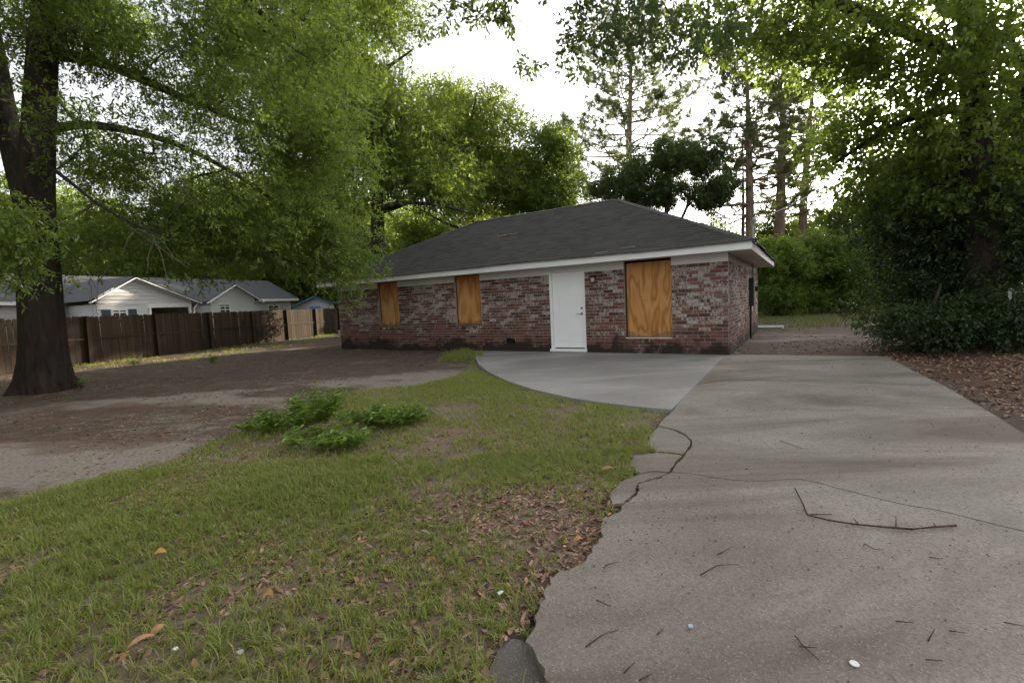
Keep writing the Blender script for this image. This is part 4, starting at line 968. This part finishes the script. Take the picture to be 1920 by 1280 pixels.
for x_, y_, s_ in ((-7.5, 40, .72), (-1.5, 44, .75), (4.5, 48, .8), (-13, 43, .7)):  # trees hidden behind the tall oak, added to block the low sun
    copy_tree(bgA, (x_, y_, 0), x_*3.1, (s_, s_, s_*.95), 'woodland tree added to block low sun behind the tall oak and rounded tree', 'sun blocking trees added behind the brick house')
RG = 'background trees behind the right hedge'
for i, (px, Y, s) in enumerate(((1440, 44, .62), (1510, 47, .6), (1580, 42, .66), (1660, 40, .85), (1750, 38, .95), (1860, 36, 1.0), (1985, 34, 1.0), (1340, 50, .6), (1255, 52, .55))):
    p = g0(px, Y); copy_tree(bgA, p, i*2.3+.5, (s, s, s*random.uniform(.9, 1.1)), 'background broadleaf tree standing behind the back yard shrubs', RG)
# far wood closing the horizon
r = np.random.default_rng(77); n = 1500
a = r.uniform(-1.25, 1.25, n); dist = r.uniform(62, 90, n); C = np.stack([np.sin(a)*dist, np.cos(a)*dist, r.uniform(.2, 1, n)**1.0*8.5*(.65+.5*vnoise(a*9, a*0, 3))], 1)
LV, LF, _ = leaf_cards(C, np.full(n, 1.7), 16, 4, 1.0, .75, .42, np.array([0, 0, 0.]), .1, r)
obj_np('distant_wood', LV, LF, M['oak_leaf2'], kind='stuff', label='far green wood closing the horizon behind everything', cat='wood')

# ------------------------------------------------------------------ grass, litter and weeds
def blades(P, L, Wd, lean, r, per=7, spread=.03):
    n = len(P)*per; B = np.repeat(P, per, 0)+np.c_[r.normal(size=(n, 2))*spread, np.zeros(n)]; L = np.repeat(L, per)[:, None]*r.uniform(.5, 1.25, (n, 1))
    a = r.uniform(0, 2*np.pi, n); d = np.c_[np.cos(a), np.sin(a), np.zeros(n)]; ln = np.abs(r.normal(lean, .25, (n, 1)))
    sd = np.c_[-np.sin(a), np.cos(a), np.zeros(n)]*Wd*r.uniform(.7, 1.3, (n, 1))
    m = B+d*L*ln*.35+UP*L*.55; t = B+d*L*ln+UP*L*np.clip(1.0-.35*ln, .25, 1)
    V = np.stack([B-sd, B+sd, m+sd*.8, m-sd*.8, t], 1).reshape(-1, 3); b = np.arange(n)[:, None]*5
    F = np.concatenate([b+np.array([[0, 1, 2]]), b+np.array([[0, 2, 3]]), b+np.array([[3, 2, 4]])], 0)
    return V, F
r = np.random.default_rng(91)
def lawn_points(n, x0, x1, y0, y1, dens):
    x = r.uniform(x0, x1, n); y = r.uniform(y0, y1, n); k = dens(x, y) > r.random(n); x, y = x[k], y[k]; return np.stack([x, y, gz(x, y)-.005], 1)
def dens_lawn(x, y):
    i = inpoly(x, y, lawn) & ~on_concrete(x, y); d = polydist(x, y, lawn); px = 960+FPX*x/np.maximum(y, .5)
    for q in (chunkA, chunkB, chunkC, chunkD): i &= ~inpoly(x, y, q)
    g = fbm(x*1.3, y*1.3, 61, 4)
    green = smooth01(1.9, 3.6, y)*.55 + .26                          # thinner towards the road, where litter lies
    edge = np.exp(-(((x-.35-.25*(y-2.4))/.55)**2))*smooth01(4.6, 3.0, y)    # litter along the broken edge
    return np.where(i, np.clip(smooth01(.24, .56, g)*1.15*green+.14-.22*edge*smooth01(.6, .4, g), .05, 1)*smooth01(-.02, .14, d+.1*(g-.5)), 0)
P1 = lawn_points(38000, -5.2, 2.2, 1.3, 4.2, dens_lawn); P2 = lawn_points(56000, -6.5, 2.3, 4.2, 13.5, dens_lawn)
Ls = lambda P, a, b: a+(b-a)*vnoise(P[:, 0]*1.1, P[:, 1]*1.1, 8)
Va, Fa = blades(P1, Ls(P1, .03, .095)*r.uniform(.5, 1.35, len(P1)), .0024, .8, r, 8, .010); Vb, Fb = blades(P2, Ls(P2, .035, .10)*r.uniform(.5, 1.3, len(P2)), .0036, .75, r, 5, .016)
P3 = lawn_points(900, -1.9, -.8, 11.5, 14.2, lambda x, y: np.exp(-(((x+1.35)/.45)**2+((y-12.9)/.8)**2)))
Vc, Fc = blades(P3, np.full(len(P3), .20), .005, .6, r, 8, .03)
obj_np('lawn_grass', np.concatenate([Va, Vb, Vc]), np.concatenate([Fa, Fb+len(Va), Fc+len(Va)+len(Vb)]), M['grass'], kind='stuff', label='thin patchy green grass between the driveway and the bare soil', cat='grass')
def dens_back(x, y): return smooth01(.3, .6, fbm(x*.5, y*.5, 71))*smooth01(15.5, 19, y+.25*(x-11)) * (x > 6.2+.25*(y-14))
P4 = lawn_points(9000, 6, 24, 14.5, 30, dens_back); Vd, Fd = blades(P4, Ls(P4, .12, .26), .007, .6, r, 6, .07)
obj_np('back_yard_grass', Vd, Fd, M['dry_grass'], kind='stuff', label='taller yellowish grass in the back yard beyond the driveway', cat='grass')
def dens_fence(x, y):
    s = (x-FP0[0])*FD[1]-(y-FP0[1])*FD[0]; return np.exp(-((s-.5)/.5)**2)*smooth01(.45, .7, fbm(x*.9, y*.9, 75))*.7+.35*np.exp(-((s-2.6)/.9)**2)*smooth01(.45, .65, fbm(x*.7, y*.7, 76))
P5 = lawn_points(16000, -16, -6, 11, 30, dens_fence); Ve, Fe = blades(P5, Ls(P5, .06, .17), .006, .7, r, 5, .04)
obj_np('fence_grass', Ve, Fe, M['grass'], kind='stuff', label='weedy grass along the foot of the picket fence', cat='grass')

def litter(P, ll, lw, r, tilt=.35):
    n = len(P); a = r.uniform(0, 2*np.pi, n); ax = np.c_[np.cos(a), np.sin(a), r.normal(0, tilt, n)]; ax = nrm(ax); up = nrm(UP+r.normal(size=(n, 3))*tilt); sd = nrm(np.cross(up, ax)); up = np.cross(ax, sd)
    L = ll*r.uniform(.5, 1.3, (n, 1)); W = lw*r.uniform(.6, 1.3, (n, 1)); curl = r.uniform(-.2, .45, (n, 1))
    B = P+UP*.008*r.uniform(.3, 1.6, (n, 1))-ax*L/2
    V = np.stack([B, B+ax*L*.35+sd*W*.5+up*W*curl, B+ax*L*.75+sd*W*.4+up*W*curl, B+ax*L, B+ax*L*.75-sd*W*.4+up*W*curl, B+ax*L*.35-sd*W*.5+up*W*curl], 1).reshape(-1, 3); b = np.arange(n)[:, None]*6
    return V, np.concatenate([b+np.array([[0, 1, 2, 3]]), b+np.array([[0, 3, 4, 5]])], 0)
def dens_lit(x, y):
    i = inpoly(x, y, lawn) & ~on_concrete(x, y); g = fbm(x*1.6, y*1.6, 81, 4)
    return np.where(i, np.clip(smooth01(.36, .62, g)*smooth01(4.8, 2.3, y)*1.0 + .25*np.exp(-(((x-.35-.25*(y-2.4))/.6)**2))*smooth01(4.6, 3.0, y) + .14, 0, 1), 0)
Q1 = lawn_points(34000, -4.5, 1.6, 1.3, 5.0, dens_lit); Q2 = lawn_points(9000, -5, 2, 4.6, 10, dens_lit)
V1, F1 = litter(np.concatenate([Q1, Q2]), .052, .019, r)
obj_np('lawn_leaf_litter', V1, F1, M['litter'], kind='stuff', label='brown fallen leaves scattered through the lawn grass', cat='leaves')
def dens_rl(x, y): return smooth01(-.3, .1, x-drive_x(y)+.5*(fbm(x*2, y*2, 44)-.5))*smooth01(12.5, 10, y)*(.25+.75*smooth01(.35, .6, fbm(x*1.2, y*1.2, 83)))
Q3 = lawn_points(21000, 4.8, 11.5, 3.5, 12.5, dens_rl); Q4 = lawn_points(3500, 4.6, 10, 10, 17, lambda x, y: .8*smooth01(.4, .6, fbm(x, y, 85))*(~inpoly(x, y, house_poly) & ~on_concrete(x, y)))
V2, F2 = litter(np.concatenate([Q3, Q4]), .075, .028, r)
obj_np('shrub_leaf_litter', V2, F2, M['litter'], kind='stuff', label='deep brown leaf litter between driveway and dark shrubs', cat='leaves')
def dens_dirt(x, y): return (~inpoly(x, y, lawn) & ~on_concrete(x, y) & ~inpoly(x, y, house_poly))*smooth01(.40, .62, fbm(x*.8, y*1.3, 87))*smooth01(.5, -1, x)
Q5 = lawn_points(30000, -14, 0, 3.2, 17, dens_dirt); V3, F3 = litter(Q5, .06, .014, r, .2)
obj_np('soil_leaf_litter', V3, F3, M['litter'], kind='stuff', label='thin brown leaf and needle litter on the bare soil', cat='leaves')
def dens_drv(x, y): return inpoly(x, y, slab_mid) | inpoly(x, y, slab_near) | inpoly(x, y, slab_far)
x = r.uniform(.2, 7, 5200); y = r.uniform(1.5, 10, 5200); k = dens_drv(x, y) & (r.random(5200) < .3+.7*smooth01(.4, .65, fbm(x*1.1, y*1.1, 93))); Q6 = np.stack([x[k], y[k], np.full(k.sum(), ST-.004)], 1)
V4, F4 = litter(Q6, .019, .009, r, .15)
obj_np('driveway_debris', V4, F4, M['bits'], kind='stuff', label='tiny bits of bark and leaf strewn over the driveway', cat='debris')

def weed(name, label, base, n_st, h, spread, ll, lw, seed, group):
    r = np.random.default_rng(seed); base = np.array(base, float); base[2] = float(gz(base[0], base[1])); root = empty(name, base, label=label, cat='weed', group=group)
    T = []; LB = []; LA = []
    for i in range(n_st):
        a = r.uniform(0, 2*np.pi); rad = spread*math.sqrt(r.random()); b = np.array([math.cos(a)*rad*.7, math.sin(a)*rad*.55, 0]); t = b+np.array([math.cos(a)*spread*.35, math.sin(a)*spread*.3, h*r.uniform(.5, 1.1)])+r.normal(size=3)*(.04, .04, 0)
        m = (b+t)/2+np.array([0, 0, .03]); T.append((np.stack([b, m, t]), np.array([.005, .004, .002])))
        k = 9
        for j in range(k):
            u = .25+.75*j/(k-1); p = (1-u)**2*b+2*u*(1-u)*m+u*u*t; ph = j*2.4+r.random(); LB.append(p); LA.append(np.array([math.cos(ph), math.sin(ph), r.uniform(-.1, .6)]))
    V, F = tubes_mesh(T); obj_np('stems', V, F, M['weed_leaf'], parent=root, kind='stuff')
    B = np.array(LB); ax = nrm(np.array(LA)); n = len(B); nn = UP+r.normal(size=(n, 3))*.3; nn = nrm(nn-ax*np.sum(nn*ax, 1, keepdims=True)); sd = np.cross(ax, nn); L = ll*r.uniform(.6, 1.3, (n, 1)); W = lw*r.uniform(.7, 1.2, (n, 1))
    V = np.stack([B, B+ax*L*.35+sd*W*.5+nn*W*.1, B+ax*L*.7+sd*W*.4+nn*W*.05, B+ax*L-nn*L*.18, B+ax*L*.7-sd*W*.4+nn*W*.05, B+ax*L*.35-sd*W*.5+nn*W*.1], 1).reshape(-1, 3); q = np.arange(n)[:, None]*6
    obj_np('leaves', V, np.concatenate([q+np.array([[0, 1, 2, 3]]), q+np.array([[0, 3, 4, 5]])], 0), M['weed_leaf'], parent=root)
WG = 'leafy weeds on the low mound in the lawn'
for i, (px, py, n, h, sp, lab) in enumerate(((600, 805, 60, .34, .36, 'tallest leafy green weed clump on the mound in the lawn'), (540, 822, 40, .22, .32, 'leafy weed clump at the soil side of the mound'), (735, 812, 46, .20, .34, 'leafy weed clump at the patio side of the mound'), (640, 850, 34, .16, .3, 'low pale weed sprigs in front of the mound'), (680, 815, 22, .15, .36, 'thin weed sprigs on the bare crown of the mound'), (590, 842, 22, .12, .34, 'pale low weeds on the street side of the mound'), (770, 800, 18, .12, .3, 'low weeds trailing toward the patio grass'), (490, 815, 18, .11, .3, 'low weeds at the edge of the bare soil'))):
    weed('weed_clump', lab, G(px, py), n, h*1.05, sp*.92, .08, .034, 100+i, WG)
for i, (px, py, n, lab) in enumerate(((395, 680, 10, 'small weed growing at the foot of the fence'), (140, 728, 8, 'small weed sprouting beside the oak trunk'), (250, 686, 10, 'pale weed between the oak and the fence'))):
    weed('weed_sprig', lab, G(px, py), n, .25, .2, .08, .03, 120+i, 'small weeds near the fence')

# ------------------------------------------------------------------ small things
def stick(name, label, pts, rad, z=ST, group=None, mat='stick', branches=()):
    P = [G(x, y, z)+np.array([0, 0, rad]) for x, y in pts]; mb = MB(); base = P[0].copy(); base[2] = z; n = len(P)
    mb.tube([p-base for p in P], np.linspace(rad, rad*.5, n), 6)
    for (a, b) in branches: mb.tube([G(*a, z)+(0, 0, rad)-base, G(*b, z)+(0, 0, rad*2)-base], [rad*.6, rad*.3], 5)
    return mb.build(name, M[mat], smooth=True, label=label, cat='stick', group=group).__setattr__('location', Vector(base))
stick('fallen_branch', 'long thin bent branch lying across the driveway', [(1793, 987), (1745, 990), (1710, 994), (1650, 989), (1600, 984), (1555, 977), (1514, 967), (1505, 945), (1490, 916)], .007, branches=(((1680, 991), (1680, 974)), ((1610, 985), (1600, 975)), ((1520, 966), (1560, 968)), ((1755, 989), (1750, 984))))
SGp = 'small dry twigs scattered on the driveway'
for a, lab in (([(1345, 1040), (1375, 1025)], 'short straight twig by a white fleck on the driveway'), ([(1313, 1078), (1345, 1060), (1385, 1058)], 'forked dry twig pair on the driveway'), ([(1620, 1019), (1640, 1030), (1658, 1031)], None), ([(1098, 1213), (1130, 1190), (1160, 1181)], None), ([(1170, 1262), (1190, 1242)], None), ([(1198, 1276), (1222, 1264)], None),
               ([(1490, 1192), (1505, 1210), (1536, 1238)], None), ([(1498, 1212), (1532, 1215)], None), ([(1740, 1202), (1752, 1180)], None), ([(1882, 1167), (1925, 1175)], None), ([(1736, 1237), (1768, 1239)], None), ([(1232, 1190), (1244, 1178)], None), ([(1118, 1125), (1145, 1137)], None), ([(1135, 1060), (1160, 1053)], None), ([(1465, 827), (1505, 841)], None), ([(1780, 1183), (1812, 1187)], None), ([(1680, 1165), (1715, 1168)], None), ([(1742, 1045), (1770, 1048)], None)):
    stick('twig', lab or 'short dry brown twig lying on the driveway', a, .0027, ST, SGp)
def disc(name, label, px, py, rx, mat, cat, h=.004, z=ST, ry=None):
    p = G(px, py, z); o = MB().lathe((0, 0, 0), [(rx*.96, 0), (rx, h*.4), (rx*.93, h), (rx*.3, h*.8)], 16).build(name, mat, smooth=False, label=label, cat=cat); o.location = p; 
    if ry: o.scale = (1, ry/rx, 1)
    return o
M['plastic_white'] = simple('white_plastic', (.75,.75,.74), (.66,.66,.65), 30, .4)
M['plastic_blue'] = simple('blue_plastic', (.30,.42,.62), (.45,.52,.62), 30, .4)
disc('bottle_cap', 'round white plastic lid lying on the driveway', 1602, 1244, .016, M['plastic_white'], 'lid')
disc('bottle_cap', 'small blue plastic cap lying on the driveway', 1295, 1175, .010, M['plastic_blue'], 'lid', .008)
def scrap(name, label, px, py, s, mat, cat, z=None, group=None):
    p = G(px, py, 0 if z is None else z)
    if z is None: p[2] = float(gz(p[0], p[1]))+.03
    rs = np.random.default_rng(int(px*7+py)); n = 7; a = np.arange(n)*2*np.pi/n; V = np.c_[np.cos(a)*s*rs.uniform(.6, 1.1, n), np.sin(a)*s*.7*rs.uniform(.6, 1.1, n), rs.uniform(0, s*.5, n)]; V = np.r_[V, [[0, 0, s*.45]], V*(.9, .9, 1)-(0, 0, .004)]
    F = [(i, (i+1) % n, n) for i in range(n)]
    me = bpy.data.meshes.new(name); me.from_pydata(V.tolist(), [], F+[tuple(range(n+1, 2*n+1))[::-1]]); me.materials.append(mat); o = bpy.data.objects.new(name, me); o.location = p; return link(o, label=label, cat=cat, group=group)
scrap('litter_scrap', 'small crumpled white scrap in the leaves near the grass', 332, 1247, .013, M['plastic_white'], 'litter')
scrap('litter_scrap', 'crumpled pale grey scrap lying in the lawn', 451, 1254, .02, M['grey_box'], 'litter')
scrap('paper_scrap', 'white paper bit in the litter by the broken edge', 938, 1126, .02, M['plastic_white'], 'litter')
scrap('pebble', 'pale round pebble in the grass below the patio', 961, 791, .05, M['felt'], 'pebble')
def big_leaf(label, px, py, L, W, rz, mat, tilt=.2):
    p = G(px, py); p[2] = float(gz(p[0], p[1]))+.045
    n = 8; s = np.linspace(0, 1, n); w = np.sin(np.pi*s**.8)**.8*W/2; V = []; F = []
    for i in range(n):
        c = .25*abs(w[i])+.02*math.sin(s[i]*3); V += [((s[i]-.5)*L, w[i], c), ((s[i]-.5)*L, 0, .012*math.sin(s[i]*3)), ((s[i]-.5)*L, -w[i], c)]
    for i in range(n-1): F += [(3*i, 3*i+1, 3*i+4, 3*i+3), (3*i+1, 3*i+2, 3*i+5, 3*i+4)]
    me = bpy.data.meshes.new('fallen_leaf'); me.from_pydata(V, [], F); me.materials.append(mat); o = bpy.data.objects.new('fallen_leaf', me); o.location = p; o.rotation_euler = (tilt, -tilt*.5, rz); link(o, label=label, cat='leaf', group='large fallen leaves on the lawn')
big_leaf('broad orange dead leaf lying flat on the grass', 303, 1063, .072, .05, .3, M['orange_leaf'])
big_leaf('curled orange dead leaf among brown litter', 508, 1145, .075, .036, -.5, M['orange_leaf'], .4)
big_leaf('long tan dead leaf in the litter near the white scrap', 270, 1240, .10, .03, .7, M['tan_leaf'])
big_leaf('tan dead leaf standing on edge in the grass', 300, 1217, .06, .03, 1.0, M['tan_leaf'], .6)
big_leaf('pale tan dead leaf in the grass near the broken slabs', 1140, 895, .11, .035, -.1, M['tan_leaf'])
big_leaf('rust red dead leaf at the broken concrete edge', 1085, 1025, .06, .03, .2, M['orange_leaf'])
# steel post with a pale tag at the edge of the shrubs
pb = G(1888, 672); tp = empty('metal_post', (pb[0], pb[1], 0.05), label='thin dark steel post with a pale tag beside the shrubs', cat='post')
MB().box(-.02, .02, -.004, .004, -.2, 1.22).box(-.004, .004, .0045, .03, -.2, 1.22).build('shaft', M['post_green'], parent=tp)
MB().box(-.028, .028, -.012, -.0045, 1.02, 1.21).build('tag', M['grey_box'], parent=tp)
# bit of fallen branch on the roof
p0 = HQ(0, 0); mb = MB(); q = np.array([-6.9, y0+2.15, E+slope*2.15+.045])
for k in range(7): mb.tube([q+(random.uniform(-.25, .2), random.uniform(-.06, .06), 0), q+(random.uniform(.1, .5), random.uniform(.0, .16), .05)], [.012, .005], 5)
wp = HQ(6.9, y0+2.15, 0); Rz = Matrix.Rotation(YAW, 4, 'Z'); ob = mb.build('roof_debris', M['tan_leaf'], label='brown dead branch scrap lying on the front roof slope', cat='debris'); ob.location = HA; ob.rotation_euler = (0, 0, YAW)
# service cable from the mast to a pole out of view
c0 = HA - HU*(-.16) + HN*5.15 + np.array([0, 0, 3.6]); c1 = at(1560, 285, 20); c2 = at(1990, 60, 34)
s = np.linspace(0, 1, 14)[:, None]; P = (1-s)*c0+s*at(1800, 120, 32)-UP*(4*s*(1-s)*1.1)
mb = MB(); mb.tube([p-c0 for p in P], .014, 5, False); o = mb.build('service_cable', M['black_metal'], label='black overhead service cable rising from the roof mast', cat='cable'); o.location = c0
